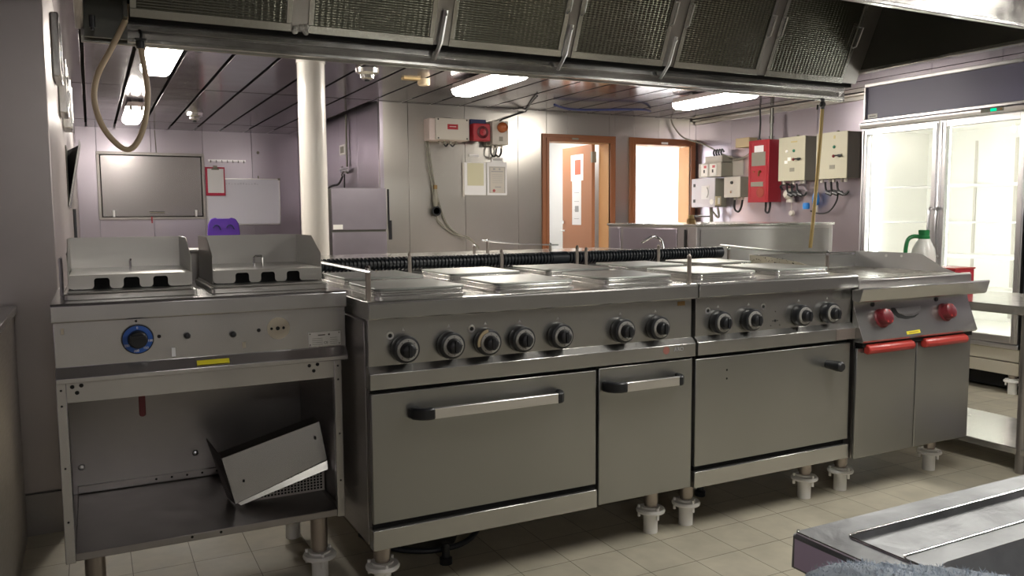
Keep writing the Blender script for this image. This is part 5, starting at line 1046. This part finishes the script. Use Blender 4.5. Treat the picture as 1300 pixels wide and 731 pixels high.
# ------------------------------------------------------------------ ceiling lamps
def lamp(x, y0, y1, w_, label, m=LAMPM, z=2.13):
    t = thing('fluorescent_lamp', label, 'ceiling lamp', (x, (y0+y1)/2, z), 'fluorescent ceiling lamps')
    bm = NB(); PR(bm, [(x-w_/2, z+0.055), (x+w_/2, z+0.055), (x+w_/2-0.02, z+0.10), (x-w_/2+0.02, z+0.10)], 'y', y0, y1); obj('housing', bm, PINKW, t, 0.004)
    bm = NB(); PR(bm, [(x-w_/2, z+0.055), (x-w_/2+0.01, z+0.02), (x-w_/2+0.04, z), (x+w_/2-0.04, z), (x+w_/2-0.01, z+0.02), (x+w_/2, z+0.055)], 'y', y0+0.004, y1-0.004); obj('diffuser', bm, m, t, 0.01)
    bm = NB()
    for y in (y0-0.008, y1-0.022):
        for s in (-1, 1): BX(bm, x+s*w_*0.25-0.012, x+s*w_*0.25+0.012, y, y+0.03, z+0.02, z+0.06)
    BX(bm, x-0.03, x+0.03, y0+0.15, y0+0.20, z+0.10, 2.25); BX(bm, x-0.03, x+0.03, y1-0.20, y1-0.15, z+0.10, 2.25); obj('clip', bm, GREYP, t)
    return t
lamp(0.44, 5.25, 6.15, 0.20, 'lit fluorescent lamp left of the white pillar, the nearer one')
lamp(0.42, 8.35, 9.45, 0.18, 'lit fluorescent lamp deep in the left recess, before the far wall')
lamp(2.73, 5.22, 6.20, 0.20, 'lit fluorescent lamp hanging before the red siren')
lamp(4.92, 5.25, 6.15, 0.22, 'lit fluorescent lamp hanging before the red cabinet')
lamp(4.5, 0.8, 2.0, 0.2, 'lit fluorescent lamp over the side table', LAMPN)
lamp(0.2, -2.5, -1.9, 0.2, 'added fill lamp out of view by the front wall', LAMP_FILL)  # added, unseen; brightens the wall that the left steel fronts reflect
lamp(2.3, 0.7, 1.7, 0.2, 'lit fluorescent lamp over the sink table', LAMPN)
for x, y, lb in ((1.01, 9.2, 'round dome detector on the ceiling before the far wall'), (1.86, 5.95, 'round dome detector on the ceiling right of the pillar')):
    t = thing('dome_fitting', lb, 'detector', (x, y, 2.17), 'dome detectors on the ceiling'); bm = NB(); LA(bm, [(0.09, 0.08), (0.085, 0.05), (0.055, 0.035), (0.05, 0.012), (0.03, 0.0)], (x, y, 2.17)); obj('dome', bm, CHROME, t); bm = NB(); LA(bm, [(0.018, 0), (0.022, 0.01)], (x, y, 2.158)); obj('sensor_tip', bm, BLACK, t)
t = thing('square_sounder', 'small cream ceiling sounder right of the pillar', 'detector', (2.38, 6.2, 2.2)); bm = NB(); LA(bm, [(0.05, 0.05), (0.05, 0.01), (0.04, 0)], (2.40, 6.2, 2.20)); obj('body', bm, mat('cream_b', (0.62, 0.50, 0.34), 0.5), t); bm = NB(); BX(bm, 2.22, 2.36, 6.16, 6.22, 2.235, 2.25); obj('tag', bm, mat('tan_tag', (0.5, 0.36, 0.16), 0.5), t)
bm = NB(); TB(bm, [(0.55, 5.3, 2.20), (0.62, 5.35, 2.17), (0.68, 5.30, 2.19), (0.70, 5.25, 2.24)], 0.009, 8); tag(obj('cable', bm, BLACK), 'short cable looping off the nearer left lamp', 'cable')
bm = NB(); TB(bm, [(4.0, 6.9, 2.22), (4.3, 7.0, 2.20), (4.9, 6.8, 2.21), (5.2, 7.0, 2.23)], 0.012, 8); tag(obj('cable', bm, NAVY), 'loose blue-black cable along the ceiling above the doorways', 'cable')
